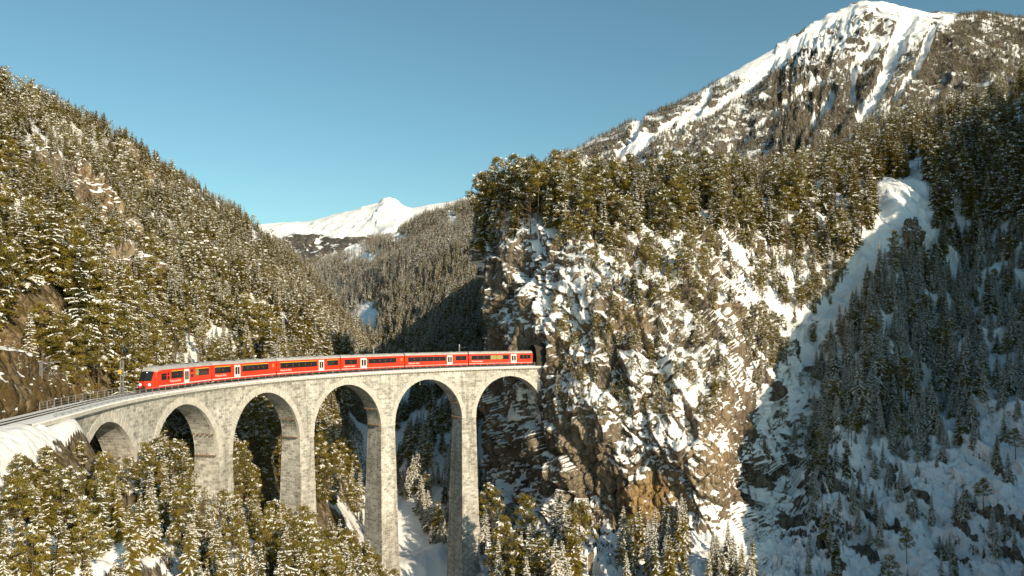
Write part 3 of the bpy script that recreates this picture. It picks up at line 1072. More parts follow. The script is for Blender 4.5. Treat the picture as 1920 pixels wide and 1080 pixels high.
link('snow_cover', mb.mesh('snow_cover', [M_SNOW]), via)

stub = MB()
stub.box(-0.10, 0.62, -0.10, 0.10, -0.10, 0.10)
stub_me = stub.mesh('putlog_beam', [M_TIMBER])
for k, c in enumerate(BAYS):
    for sg in (-1, 1):
        if (k == 0 and sg < 0) or (k == 5 and sg > 0):
            continue
        for z, nst in ((-12.3, 7), (-8.6, 5)):
            a = math.asin((z - ZS) / 10.0)
            s = c + sg * 10 * math.cos(a)
            th = TA0 - s / R0
            tang = math.atan2(-math.cos(th), math.sin(th))
            for r in np.linspace(-1.8, 1.8, nst):
                o = link('putlog_beam', stub_me, via, tp(s, r, z))
                o.rotation_euler = (0, 0, tang + (math.pi if sg > 0 else 0))
pipe = MB()
pipe.tube([(0, 0, 0.3), (0, 0, -1.5)], 0.14, 8)
pipe_me = pipe.mesh('drain_pipe', [M_WHITE], True)
for c in BAYS[3:]:
    link('drain_pipe', pipe_me, via, tp(c + 0.3, 1.6, ZC))

# tunnel bore
mb = MB()
ts = np.linspace(111.5, 134, 14)
tprof = [(-2.4, -0.6), (-2.5, 2.0), (-1.9, 4.2), (-0.7, 5.2), (0.7, 5.2), (1.9, 4.2), (2.5, 2.0), (2.4, -0.6)]
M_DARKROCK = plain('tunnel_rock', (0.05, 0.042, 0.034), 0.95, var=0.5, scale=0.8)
ts = np.linspace(114.5, 134, 14)
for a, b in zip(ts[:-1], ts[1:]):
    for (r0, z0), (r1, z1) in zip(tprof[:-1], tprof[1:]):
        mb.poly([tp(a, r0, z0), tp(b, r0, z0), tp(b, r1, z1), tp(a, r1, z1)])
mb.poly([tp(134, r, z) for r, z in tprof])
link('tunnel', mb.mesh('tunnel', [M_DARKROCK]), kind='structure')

# ------------------------------------------------------------------ railway track
track = link('railway_track', None, label='single metre gauge railway track with two dark rails in snow', cat='railway track')
for r in (-0.5, 0.5):
    mb = MB()
    ss = np.arange(-74, 130, 1.0)
    for a, b in zip(ss[:-1], ss[1:]):
        mb.hexa([tp(s, r + w, z) for z in (-0.24, 0.0) for s, w in ((a, -0.05), (b, -0.05), (b, 0.05), (a, 0.05))])
    link('rail', mb.mesh('rail', [M_RAIL]), track)
    mb = MB()
    for a, b in zip(ss[:-1], ss[1:]):
        w0, w1 = 0.13, 0.13
        mb.poly([tp(a, r - w0, -0.088), tp(b, r - w1, -0.088), tp(b, r + w1, -0.088), tp(a, r + w0, -0.088)])
    link('ballast_groove', mb.mesh('ballast_groove', [plain('wet_ballast', (0.09, 0.075, 0.06), 0.9, var=0.5)]), track)
slp = MB()
slp.box(-0.11, 0.11, -0.95, 0.95, -0.30, -0.125)
slp_me = slp.mesh('sleeper', [plain('sleeper_wood', (0.16, 0.12, 0.09), 0.9, var=0.4)])
for s in np.arange(-62, -2, 0.66):
    th = TA0 - max(s, S1) / R0
    o = link('sleeper', slp_me, track, tp(s, 0, 0))
    o.rotation_euler = (0, 0, math.atan2(-math.cos(th), math.sin(th)))
# snow bed on the approach
bs_g, br_g = np.meshgrid(np.linspace(-74, -34.5, 160), np.linspace(-7.5, 4.8, 60))
bz_g = np.interp(br_g, [-7.5, -5.6, -4.4, -3.4, -2.5, -1.3, 0, 1.3, 2.5, 3.6, 4.8], [-5.6, -3.4, -1.7, -0.8, -0.36, -0.13, -0.09, -0.13, -0.3, -0.6, -1.4])
BP = trk(bs_g, br_g, bz_g)
outw = smooth01(np.abs(br_g), 1.5, 3.2)
BP[..., 2] += outw * (0.55 * fbm(BP / 3.2, 4, 131) + 0.25 * fbm(BP / 0.9, 3, 132)) + 0.02 * fbm(BP / 0.4, 2, 133)
BN = grid_normals(BP)
b_snow = 1.1 - 0.75 * smooth01(-br_g, 3.6, 6.0) + 0.9 * outw * fbm(BP / 2.0, 4, 134)
link('snow_bed', grid_mesh('snow_bed', BP, [M_SLOPE], {'snow': b_snow, 'ochre': 0 * b_snow + 0.2}), track)

# ------------------------------------------------------------------ railings
pm = MB()
pm.box(-0.035, 0.035, -0.035, 0.035, -0.1, 1.1)
post_me = pm.mesh('post', [M_STEEL])
for r, s0, s1, lab in ((-2.42, -30, 116, 'grey steel railing along the camera side of the viaduct deck'),
                       (2.42, -22, 116, 'grey steel railing along the far side of the deck behind the train')):
    ro = link('railing', None, label=lab, cat='railing', group='railings of the viaduct')
    for s in np.arange(s0, s1, 2.0):
        th = TA0 - max(s, S1) / R0
        o = link('post', post_me, ro, tp(s, r, -0.36))
        o.rotation_euler = (0, 0, math.atan2(-math.cos(th), math.sin(th)))
    for z in (0.72, 0.36, 0.02):
        mb = MB()
        mb.tube([tp(s, r, z) for s in np.arange(s0, s1, 2.0)], 0.032 if z > 0.5 else 0.022, 5)
        link('handrail' if z > 0.5 else 'middle_rail', mb.mesh('rail_bar', [M_STEEL], True), ro)

# ------------------------------------------------------------------ overhead line
masts = link
wire_pts = []
for s, r, zb, zt, lab in ((22.0, 2.9, -3.0, 5.0, 'steel catenary mast behind the second carriage'), (46.6, 2.9, -3, 5.1, 'steel catenary mast behind the third carriage'),
                          (70.6, 2.9, -3, 5.3, 'steel catenary mast behind the fourth carriage'), (95.0, 2.9, -3, 5.5, 'steel catenary mast behind the fifth carriage')):
    mo = link('catenary_mast', None, loc=tp(s, r, 0), label=lab, cat='mast', group='catenary masts on the viaduct')
    mb = MB()
    mb.box(-0.14, 0.14, -0.14, 0.14, zb, zt)
    mb.box(-0.22, 0.22, -0.22, 0.22, zb, zb + 0.5)
    link('post', mb.mesh('mast_post', [M_STEEL]), mo)
    th = TA0 - s / R0
    ax = (-math.cos(th), -math.sin(th))
    mb = MB()
    mb.tube([(0, 0, 4.7), (ax[0] * 2.9, ax[1] * 2.9, 4.75)], 0.05, 6)
    mb.tube([(0, 0, 4.0), (ax[0] * 1.6, ax[1] * 1.6, 4.72)], 0.035, 6)
    link('arm', mb.mesh('mast_arm', [M_STEEL]), mo)
mo = link('catenary_mast', None, loc=(-61.2, 100.5, 0), label='grey catenary mast with bracket arm on the rock ledge left of the train', cat='mast')
mb = MB()
mb.box(-0.17, -0.07, -0.1, 0.1, 1.2, 5.2)
mb.box(0.07, 0.17, -0.1, 0.1, 1.2, 5.2)
for z in np.arange(1.5, 5.2, 0.6):
    mb.box(-0.07, 0.07, -0.03, 0.03, z, z + 0.08)
link('post', mb.mesh('mast_post', [M_STEEL]), mo)
mb = MB()
mb.box(-0.1, 2.6, -0.05, 0.05, 4.92, 5.04)
mb.tube([(0.05, 0, 3.9), (1.6, 0, 4.95)], 0.045, 6)
mb.tube([(0.05, 0, 3.3), (2.1, 0, 3.35)], 0.03, 6)
link('arm', mb.mesh('mast_arm', [M_STEEL]), mo)
mb = MB()
mb.box(-0.5, 0.5, -0.4, 0.4, 0.6, 1.25)
link('footing', mb.mesh('mast_footing', [M_SNOW]), mo)
mo = link('catenary_mast', None, loc=(-58.3, 115.6, 0), label='grey double-pole catenary mast with yellow plate beside the train front', cat='mast')
for dx in (-0.2, 0.2):
    mb = MB()
    mb.box(dx - 0.08, dx + 0.08, -0.09, 0.09, -2, 4.6)
    link('post', mb.mesh('mast_post', [M_STEEL]), mo)
mb = MB()
mb.box(-0.42, -0.02, -0.14, -0.10, 2.6, 3.2)
link('plate', mb.mesh('mast_plate', [M_YELLOW]), mo)
for z, r in ((4.85, 0.0), (5.6, 0.0)):
    mb = MB()
    mb.tube([tp(s, r, z - (0.15 if abs((s / 12.0) % 2 - 1) < 0.5 else 0)) for s in np.arange(-70, 116, 4.0)], 0.018, 4)
    link('catenary_wire', mb.mesh('catenary_wire', [M_WIRE]), label='thin %s wire of the overhead line above the track' % ('lower contact' if z < 5 else 'upper carrying'), cat='wire', group='overhead line')
so = link('trackside_sign', None, loc=(-58.6, 91.5, 0), label='small square white sign on the rock cutting beside the track', cat='sign')
mb = MB()
mb.box(-0.22, 0.22, -0.03, 0.03, 1.6, 2.15)
link('plate', mb.mesh('sign_plate', [M_WHITE]), so)
mb = MB()
mb.box(-0.04, 0.04, 0.031, 0.1, -1, 2.0)
link('post', mb.mesh('sign_post', [M_STEEL]), so)

# ------------------------------------------------------------------ train
M_RED, nt_, b_ = nodes('train_red')
b_.inputs['Base Color'].default_value = (0.62, 0.022, 0.012, 1)
b_.inputs['Roughness'].default_value = 0.28
n_ = noise(nt_, 1.0, 5, 0.6)
nt_.links.new(ramp(nt_, n_, [(0.35, (0.58, 0.034, 0.014)), (0.65, (0.70, 0.046, 0.018))]), b_.inputs['Base Color'])
M_ROOF = plain('train_roof_grey', (0.44, 0.44, 0.445), 0.5, var=0.3, scale=0.8)
M_GLASS = plain('train_window_glass', (0.018, 0.02, 0.022), 0.08)
M_GLASS2 = plain('train_window_blind', (0.30, 0.29, 0.10), 0.25)
M_FRAME = plain('train_window_rubber', (0.02, 0.02, 0.02), 0.6)
M_BOGIE = plain('bogie_iron', (0.035, 0.03, 0.028), 0.7, var=0.4)
M_BELLOW = plain('gangway_rubber', (0.03, 0.03, 0.032), 0.85)
m_, nt_, b_ = nodes('headlight')
M_LAMP = m_
b_.inputs['Base Color'].default_value = (0.9, 0.88, 0.8, 1)
b_.inputs['Emission Color'].default_value = (1, 0.95, 0.8, 1)
b_.inputs['Emission Strength'].default_value = 2.0

HW = 1.325
BODY = [(-HW + 0.06, 0.42), (-HW, 0.62), (-HW, 2.2), (-HW + 0.05, 3.12)]
ROOF = [(-HW + 0.05, 3.12), (-HW + 0.16, 3.38), (-HW + 0.42, 3.60), (-0.5, 3.72), (0.5, 3.72), (HW - 0.42, 3.60), (HW - 0.16, 3.38), (HW - 0.05, 3.12)]
tf = bpy.data.curves.new('lettering', 'FONT')
tf.body = 'Rhätische Bahn'
tf.size = 0.50
tf.extrude = 0.002
tmp = bpy.data.objects.new('lettering', tf)
COL.objects.link(tmp)
bpy.context.view_layer.update()
LETTER = bpy.data.meshes.new_from_object(tmp.evaluated_get(bpy.context.evaluated_depsgraph_get()))
bpy.data.objects.remove(tmp)
LETTER.materials.clear()
LETTER.materials.append(M_WHITE)


def car(name, label, s0, s1, wins, doors, small, yellow, nose=False, blinds=(), letter=0.06):
    a, b = trk(s0), trk(s1)
    L = float(np.linalg.norm(b - a)) - 0.5
    mid = (a + b) / 2
    f = (a - b) / np.linalg.norm(a - b)
    root = link(name, None, loc=tuple(mid), label=label, cat='train carriage', group='carriages of the red train')
    root.rotation_euler = (0, 0, math.atan2(f[1], f[0]))
    x0, x1 = -L / 2, L / 2                       # rear, front
    # sections: (x, scale y, z shift lower, roof drop)
    if nose:
        secs = [(x0, 1, 0, 0), (x1 - 2.6, 1, 0, 0), (x1 - 1.7, 0.985, 0, -0.10), (x1 - 1.25, 0.97, 0, -0.28)]
    else:
        secs = [(x0, 1, 0, 0), (x1, 1, 0, 0)]
    body, roof = MB(), MB()
    full = BODY + [(-y, z) for y, z in BODY[::-1]]
    for (xa, ya, za, ra), (xb, yb, zb, rb) in zip(secs[:-1], secs[1:]):
        for (y0, z0), (y1, z1) in list(zip(BODY[:-1], BODY[1:])) + [((-q1[0], q1[1]), (-q0[0], q0[1])) for q0, q1 in zip(BODY[:-1], BODY[1:])]:
            body.poly([(xa, y0 * ya, z0 + (ra if z0 > 3 else 0)), (xa, y1 * ya, z1 + (ra if z1 > 3 else 0)), (xb, y1 * yb, z1 + (rb if z1 > 3 else 0)), (xb, y0 * yb, z0 + (rb if z0 > 3 else 0))])
        for (y0, z0), (y1, z1) in zip(ROOF[:-1], ROOF[1:]):
            roof.poly([(xa, y0 * ya, z0 + ra), (xa, y1 * ya, z1 + ra), (xb, y1 * yb, z1 + rb), (xb, y0 * yb, z0 + rb)])
    body.poly([(x0, y, z) for y, z in full])
    roof.poly([(x0, y, z) for y, z in ROOF])
    if not nose:
        body.poly([(x1, y, z) for y, z in full][::-1])
        roof.poly([(x1, y, z) for y, z in ROOF][::-1])
    else:
        # cab front: lower red bow, raked windscreen between
        def ringf(y, z):
            return y, z
        low = [(x1 - 1.25, -1.285, 0.42), (x1 - 0.25, -0.95, 0.45), (x1, 0, 0.45), (x1 - 0.25, 0.95, 0.45), (x1 - 1.25, 1.285, 0.42)]
        mid_ = [(x1 - 1.25, -1.285, 1.55), (x1 - 0.22, -0.98, 1.55), (x1 + 0.05, 0, 1.55), (x1 - 0.22, 0.98, 1.55), (x1 - 1.25, 1.285, 1.55)]
        hi = [(x1 - 1.25, -1.24, 2.84), (x1 - 0.95, -0.98, 2.95), (x1 - 0.80, 0, 3.0), (x1 - 0.95, 0.98, 2.95), (x1 - 1.25, 1.24, 2.84)]
        tp_ = [(x1 - 1.25, ROOF[0][0] * 0.97, 2.84), (x1 - 1.25, ROOF[3][0] * 0.97, 3.44), (x1 - 1.25, 0, 3.44), (x1 - 1.25, ROOF[4][0] * 0.97, 3.44), (x1 - 1.25, ROOF[7][0] * 0.97, 2.84)]
        for i in range(4):
            body.poly([low[i + 1], low[i], mid_[i], mid_[i + 1]])
            if i in (0, 3):
                body.poly([mid_[i + 1], mid_[i], hi[i], hi[i + 1]])
            roof.poly([hi[i + 1], hi[i], tp_[i], tp_[i + 1]])
        body.poly(low)
        # cap over the step between nose and roof
        roof.poly([(x1 - 1.251, y * 0.97, z - 0.28) for y, z in ROOF][::-1])
        ws_ = MB()
        ws_.poly([(mid_[2][0] + 0.01, 0, 1.55), (mid_[1][0] + 0.01, mid_[1][1], 1.55), (hi[1][0] + 0.01, hi[1][1], hi[1][2]), (hi[2][0] + 0.01, 0, 3.0)])
        ws_.poly([(mid_[3][0] + 0.01, mid_[3][1], 1.55), (mid_[2][0] + 0.01, 0, 1.55), (hi[2][0] + 0.01, 0, 3.0), (hi[3][0] + 0.01, hi[3][1], hi[3][2])])
        link('windscreen', ws_.mesh('windscreen', [M_GLASS]), root)
        for y in (-0.72, 0.72, 0.0):
            lm = MB()
            zc = 1.02 if y else 2.78
            xx = x1 - 0.16 if y else x1 - 0.72
            lm.tube([(xx - 0.2, y, zc), (xx + 0.06, y, zc)], 0.17 if y else 0.09, 10)
            link('headlight', lm.mesh('headlight', [M_LAMP]), root)
        cp = MB()
        cp.box(x1 - 0.3, x1 + 0.25, -0.18, 0.18, 0.5, 0.85)
        cp.box(x1 - 0.6, x1 - 0.1, -0.9, 0.9, 0.16, 0.44)
        link('coupler', cp.mesh('coupler', [M_BOGIE]), root)
        wp = MB()
        wp.tube([(x1 + 0.0, 0.15, 1.62), (x1 - 0.38, -0.35, 2.3)], 0.02, 5)
        link('wiper', wp.mesh('wiper', [M_FRAME]), root)
    bo = link('body', body.mesh('body', [M_RED]), root)
    rf = link('roof', roof.mesh('roof', [M_ROOF], True), root)
    X = lambda t: x1 - t * (x1 - x0)             # fraction from the front of the train backwards
    for sg in (1, -1):
        yo = lambda z, e: sg * (HW - (0.05 * max(0, z - 2.2) / 0.92) + e)

        def plate(nm, t0, t1, z0, z1, mat, e, parent, d=0.03):
            m = MB()
            xa, xb = X(t1), X(t0)
            c = [(xa, yo(z0, e), z0), (xb, yo(z0, e), z0), (xb, yo(z0, e - d), z0), (xa, yo(z0, e - d), z0),
                 (xa, yo(z1, e), z1), (xb, yo(z1, e), z1), (xb, yo(z1, e - d), z1), (xa, yo(z1, e - d), z1)]
            m.hexa(c)
            return link(nm, m.mesh(nm, [mat]), parent)
        for (t0, t1, n) in wins:
            w = plate('window', t0, t1, 1.64, 2.72, M_FRAME, 0.012, root)
            if yellow:
                plate('stripe', t0, t1, 2.735, 2.84, M_YELLOW, 0.014, root)
            gw = (t1 - t0) / n
            for i in range(n):
                plate('pane', t0 + gw * i + 0.004, t0 + gw * (i + 1) - 0.004, 1.70, 2.66, M_GLASS2 if (t0, i) in blinds else M_GLASS, 0.022, w, 0.02)
        for (t0, t1) in doors:
            d = plate('door', t0, t1, 0.62, 2.92, M_WHITE, 0.03, root, 0.05)
            w = (t1 - t0)
            for q0, q1 in ((0.14, 0.44), (0.56, 0.86)):
                plate('door_pane', t0 + w * q0, t0 + w * q1, 1.25, 2.55, M_GLASS, 0.038, d, 0.02)
            plate('door_gap', t0 + w * 0.49, t0 + w * 0.51, 0.64, 2.9, M_FRAME, 0.036, d, 0.02)
        for (t0, t1, z0, z1, mt_) in small:
            plate('window', t0, t1, z0, z1, mt_, 0.012, root)
        spans, t = [], (0.10 if nose else 0.005)
        for (d0, d1) in doors:
            spans.append((t, d0 - 0.002))
            t = d1 + 0.002
        spans.append((t, 0.995))
        for (q0, q1) in spans:
            plate('stripe', q0, q1, 0.66, 0.76, M_WHITE, 0.010, root)
        lo = link('lettering', LETTER, root, (X(letter) if sg < 0 else X(letter + 0.0), sg * (HW + 0.012), 1.12))
        if sg > 0:
            # readable from the near side: text runs towards -x
            lo.rotation_euler = (math.pi / 2, 0, math.pi)
        else:
            lo.location.x = X(letter + 0.22)
            lo.rotation_euler = (math.pi / 2, 0, 0)
    for (t, wd, ln) in ((0.62 if doors[0][0] > 0.45 else 0.36, 0.5, 0.5), (0.2, 0.35, 0.9), (0.8, 0.35, 0.9)):
        h = MB()
        h.box(X(t) - ln / 2, X(t) + ln / 2, -wd / 2 + 0.5, wd / 2 + 0.5, 3.66, 3.80)
        link('hatch', h.mesh('hatch', [M_BELLOW]), rf)
    for t in (0.16, 0.84):
        bg = link('bogie', None, root, (X(t), 0, 0))
        fr = MB()
        for y in (-0.95, 0.86):
            fr.box(-1.5, 1.5, y, y + 0.09, 0.28, 0.5)
        fr.box(-0.25, 0.25, -0.9, 0.9, 0.25, 0.45)
        link('frame', fr.mesh('frame', [M_BOGIE]), bg)
        for x in (-1.0, 1.0):
            for y in (-0.56, 0.46):
                wl = MB()
                wl.tube([(x, y, 0.36), (x, y + 0.1, 0.36)], 0.36, 14)
                link('wheel', wl.mesh('wheel', [M_BOGIE]), bg)
    ub = MB()
    ub.box(x0 + 4.6, x1 - 4.6, -1.1, 1.1, 0.18, 0.43)
    link('underframe', ub.mesh('underframe', [M_BOGIE]), root)
    gb = MB()
    gb.box(x0 - 0.5, x0 + 0.01, -0.95, 0.95, 0.75, 3.05)
    link('gangway', gb.mesh('gangway', [M_BELLOW]), root)
    return root


G2 = M_GLASS2
BS = [2.1, 19.73] + [19.73 + 18.85 * k for k in range(1, 6)]
car('cab_carriage', 'leading red carriage with raked cab windscreen and headlights', BS[0], BS[1], [(0.29, 0.485, 2), (0.70, 0.955, 4)], [(0.505, 0.59)],
    [(0.135, 0.215, 1.55, 2.55, M_GLASS), (0.23, 0.255, 1.5, 2.6, M_GLASS), (0.615, 0.665, 1.5, 2.75, M_GLASS)], True, True, {(0.70, 0)}, 0.27)
car('carriage', 'second red carriage from the front, yellow line over windows', BS[1], BS[2], [(0.035, 0.27, 2), (0.44, 0.87, 5)], [(0.32, 0.41)], [(0.94, 0.965, 2.0, 2.6, G2)], True, letter=0.04)
car('carriage', 'third red carriage, door near its rear and yellow line over windows', BS[2], BS[3], [(0.05, 0.61, 6), (0.775, 0.965, 2)], [(0.637, 0.723)], [], True, letter=0.05)
car('carriage', 'fourth red carriage, door in its front third and no yellow line', BS[3], BS[4], [(0.05, 0.24, 2), (0.41, 0.865, 5)], [(0.29, 0.385)], [(0.94, 0.965, 2.0, 2.6, G2)], False, letter=0.04)
car('carriage', 'fifth red carriage, last but one before the tunnel mouth', BS[4], BS[5], [(0.04, 0.63, 6), (0.79, 0.97, 2)], [(0.65, 0.737)], [], False, letter=0.05)
car('carriage', 'sixth red carriage, its rear end inside the tunnel mouth', BS[5], BS[6], [(0.035, 0.62, 6), (0.79, 0.97, 3)], [(0.65, 0.74)], [], False, blinds={(0.035, 3), (0.035, 4)}, letter=0.04)

# ------------------------------------------------------------------ rock cutting behind the track
cs = np.linspace(-72, -1, 230)
cz = np.linspace(0, 1, 80)
CS, CZ_ = np.meshgrid(cs, cz)
hgt = np.interp(cs, [-72, -40, -25, -14, -6, -1], [9, 9.5, 9, 8, 5, 1.5])[None] * np.ones_like(CS)
zz_ = -1.2 + CZ_ * (hgt + 1.2)
off = 4.3 + np.clip(zz_, 0, 99) * 0.42 + 6.0 * smooth01(CZ_, 0.82, 1.0)
off = off + np.interp(cs, [-72, -20, -12, -1], [0, 0, 1.0, 4.0])[None]
CP = trk(CS, off, zz_)
cn = trk(CS, off - 1, zz_) - trk(CS, off, zz_)
CQ = CP.astype(np.float32)
cd_ = 1.5 * fbm(CQ / 9, 4, 81) + 1.0 * fbm(np.stack([CS / 2.2, CQ[..., 2] / 7, CQ[..., 1] / 9], -1), 4, 82, ridged=True) + 0.5 * fbm(CQ / 1.6, 3, 83)
cd_ = np.minimum(cd_, off - 3.9) * smooth01(CZ_, 0.0, 0.1)
CP = CP + cn * cd_[..., None]
cN = grid_normals(CP)
cN = np.where(np.sum(cN * cn, -1, keepdims=True) + cN[..., 2:3] < 0, -cN, cN)
c_snow = -0.15 + 0.95 * smooth01(cN[..., 2], 0.35, 0.85) + 0.25 * fbm(CQ / 4, 3, 84) + 0.45 * smooth01(CZ_, 0.75, 1.0)
link('rock_cutting', grid_mesh('rock_cutting', CP, [terrain_mat('cutting_rock', mid=(0.13, 0.095, 0.055), lite=(0.26, 0.19, 0.11), scrub=(0.09, 0.06, 0.02))], {'snow': c_snow, 'ochre': 0.3 * np.clip(fbm(CQ / 6, 3, 85), 0, 1)}), kind='structure')

# ------------------------------------------------------------------ tree models
class TB:
    def __init__(self):
        self.v, self.m = [], []

    def tri(self, a, b, c, m):
        self.v += [a, b, c]
        self.m.append(m)

    def mesh(self, name, mats):
        n = len(self.m)
        return mesh_from(name, np.array(self.v), np.arange(3 * n), np.full(n, 3), mats, self.m, smooth=False)


def trunk_tris(tb, h, r, rng, m=0, lean=0.0, n=6, segs=4):
    ps = [np.array([lean * h * (k / segs) ** 2, 0, h * k / segs]) for k in range(segs + 1)]
    for k in range(segs):
        r0, r1 = r * (1 - 0.9 * k / segs), r * (1 - 0.9 * (k + 1) / segs)
        for i in range(n):
            a0, a1 = 2 * math.pi * i / n, 2 * math.pi * (i + 1) / n
            p = [ps[k] + (r0 * math.cos(a0), r0 * math.sin(a0), 0), ps[k] + (r0 * math.cos(a1), r0 * math.sin(a1), 0),
                 ps[k + 1] + (r1 * math.cos(a1), r1 * math.sin(a1), 0), ps[k + 1] + (r1 * math.cos(a0), r1 * math.sin(a0), 0)]
            tb.tri(p[0], p[1], p[2], m)
            tb.tri(p[0], p[2], p[3], m)


def spruce(seed, h=14.0, wid=0.17, snow=0.5, step=0.5, nb=6, segs=4, base=0.06, sparse=0.0):
    """returns trunk, crown triangle lists; crown slot 0 needles, 1 snow"""
    rng = np.random.default_rng(seed)
    tr, cr = TB(), TB()
    trunk_tris(tr, h * 0.98, h * 0.014, rng, n=5)
    z = base * h
    side = rng.uniform(0, 6.28)
    while z < h * 0.985:
        t = (z / h - base) / (1 - base)
        Lm = wid * h * (1 - t) ** 0.82 * min(1, 0.55 + 4 * t) + 0.12
        k = max(3, int(round(nb * (0.65 + 0.5 * (1 - t)))))
        a0 = rng.uniform(0, 6.28)
        for i in range(k):
            if rng.random() < sparse:
                continue
            a = a0 + 2 * math.pi * i / k + rng.normal(0, 0.25)
            L = Lm * rng.uniform(0.62, 1.18) * (1 + 0.12 * math.cos(a - side))
            d = np.array([math.cos(a), math.sin(a), 0])
            sd = np.array([-math.sin(a), math.cos(a), 0])
            rise = rng.uniform(-0.05, 0.25) * (0.3 + t)
            droop = rng.uniform(0.25, 0.55) * (1 - 0.6 * t)
            zz0 = z + rng.uniform(-0.2, 0.2) * step
            pt = lambda q: np.array([0, 0, zz0]) + d * L * q + np.array([0, 0, L * (rise * q - droop * q * q + 0.12 * max(0, q - 0.7))])
            has = rng.random() < snow
            for q in range(segs):
                q0, q1 = 0.12 + 0.88 * q / segs, 0.12 + 0.88 * (q + 1) / segs
                A, B = pt(q0), pt(min(1.0, q1 + 0.05))
                w = L * 0.42 * (1.05 - q0) ** 0.7 * rng.uniform(0.75, 1.2) + 0.08
                dn = np.array([0, 0, -1.0]) * w * rng.uniform(0.25, 0.6)
                l = (A + B) / 2 + sd * w + d * w * 0.35 + dn * 0.6
                r = (A + B) / 2 - sd * w + d * w * 0.35 + dn * 0.6
                cr.tri(A, B, l, 0)
                cr.tri(B, A, r, 0)
                if segs > 2:
                    hg = (A + B) / 2 + dn * 2.1 + sd * rng.normal(0, 0.15) * w
                    cr.tri(A, B, hg, 0)
                if has and rng.random() < 0.93:
                    up = np.array([0, 0, 0.07 + 0.01 * L])
                    f = rng.uniform(0.6, 0.95)
                    dr = np.array([0, 0, -w * rng.uniform(0.1, 0.5)])
                    cr.tri(A + up, B + up, A * (1 - f) + l * f + up + dr, 1)
                    cr.tri(B + up, A + up, A * (1 - f) + r * f + up + dr, 1)
                    if q == segs - 1:
                        E_ = B + d * 0.1
                        cr.tri(A * 0.4 + B * 0.6 + up + sd * w * 0.5, A * 0.4 + B * 0.6 + up - sd * w * 0.5, E_ + dr * 1.6, 1)
        z += step * rng.uniform(0.8, 1.2) * (1.0 if t < 0.7 else 0.75)
    return tr, cr


def pine(seed, h=11.0, snow=0.4, n=46, base=0.45, leaf=64):
    rng = np.random.default_rng(seed)
    tr, cr = TB(), TB()
    lean = rng.uniform(-0.04, 0.04)
    trunk_tris(tr, h * 0.95, h * 0.014, rng, lean=lean, n=5)
    for i in range(n):
        t = base + (1 - base) * (i + rng.random()) / n
        a = rng.uniform(0, 6.28)
        L = h * 0.19 * (math.sin(math.pi * min(1, max(0.12, (1.04 - t) / (1.04 - base))) * 0.62) + 0.12) * rng.uniform(0.45, 1.1)
        c0 = np.array([lean * h * t * t, 0, h * t])
        c = c0 + np.array([math.cos(a) * L, math.sin(a) * L, L * rng.uniform(-0.1, 0.3)])
        w = 0.035
        tr.tri(c0 + (0, 0, w), c0 - (0, 0, w), c, 0)
        tr.tri(c0 + (w, w, 0), c0 - (w, w, 0), c, 0)
        R = h * rng.uniform(0.04, 0.07)
        sn = rng.random() < snow * 1.3
        for j in range(leaf):
            u = rng.normal(0, 1, 3)
            u /= np.linalg.norm(u) + 1e-6
            p = c + u * R * rng.uniform(0.25, 1.0) * np.array([1.15, 1.15, 0.7])
            e1 = rng.normal(0, 1, 3) * R * 0.22
            e2 = rng.normal(0, 1, 3) * R * 0.22
            cr.tri(p, p + e1, p + e2, 0)
        if sn:
            for j in range(9):
                a2 = rng.uniform(0, 6.28, 3) * 0 + np.sort(rng.uniform(0, 6.28, 3))
                o = c + np.array([rng.normal(0, 0.35) * R, rng.normal(0, 0.35) * R, R * rng.uniform(0.45, 0.75)])
                rr = R * rng.uniform(0.3, 0.6)
                pts = [o + np.array([math.cos(q) * rr, math.sin(q) * rr, rng.uniform(-0.75, 0.1) * R]) for q in a2]
                cr.tri(pts[0], pts[1], pts[2], 1)
    return tr, cr


def larch(seed, h=15.0, snow=0.3, step=0.55):
    rng = np.random.default_rng(seed)
    tr, cr = TB(), TB()
    trunk_tris(tr, h * 0.98, h * 0.013, rng, n=5)
    z = 0.15 * h
    while z < 0.97 * h:
        t = z / h
        for i in range(5):
            a = rng.uniform(0, 6.28)
            L = h * 0.19 * (1 - t) ** 0.75 * rng.uniform(0.5, 1.15) + 0.25
            d = np.array([math.cos(a), math.sin(a), rng.uniform(0.0, 0.45)])
            A = np.array([0, 0, z])
            B = A + d * L
            w = 0.05
            cr.tri(A + (0, 0, w), A - (0, 0, w), B, 0)
            for k in range(7):
                q = rng.uniform(0.2, 0.95)
                p = A + (B - A) * q
                e = np.array([rng.normal(0, 0.3), rng.normal(0, 0.3), rng.normal(-0.05, 0.22)]) * L * 0.8 * (1.15 - q) + (B - A) * 0.12
                cr.tri(p + (0, 0, 0.03), p - (0, 0, 0.03), p + e, 0)
            if rng.random() < snow:
                up = np.array([0, 0, 0.09])
                sd = np.array([-math.sin(a), math.cos(a), 0]) * 0.13
                M_ = A + (B - A) * 0.25
                cr.tri(M_ + up + sd, M_ + up - sd, B + up, 1)
        z += step * rng.uniform(0.8, 1.2)
    return tr, cr


def two(name, tc, needle):
    return (tc[0].mesh(name + '_trunk', [M_BARK]), tc[1].mesh(name + '_crown', [needle, M_TSNOW]))


def joined(name, tc, needle):
    b = TB()
    b.v = tc[0].v + tc[1].v
    b.m = [2] * len(tc[0].m) + tc[1].m
    return b.mesh(name, [needle, M_TSNOW, M_BARK])


def lib(name, meshes):
    c = bpy.data.collections.new(name)
    for i, m in enumerate(meshes):
        o = bpy.data.objects.new('%s_%02d' % (name, i), m)
        c.objects.link(o)
    return c


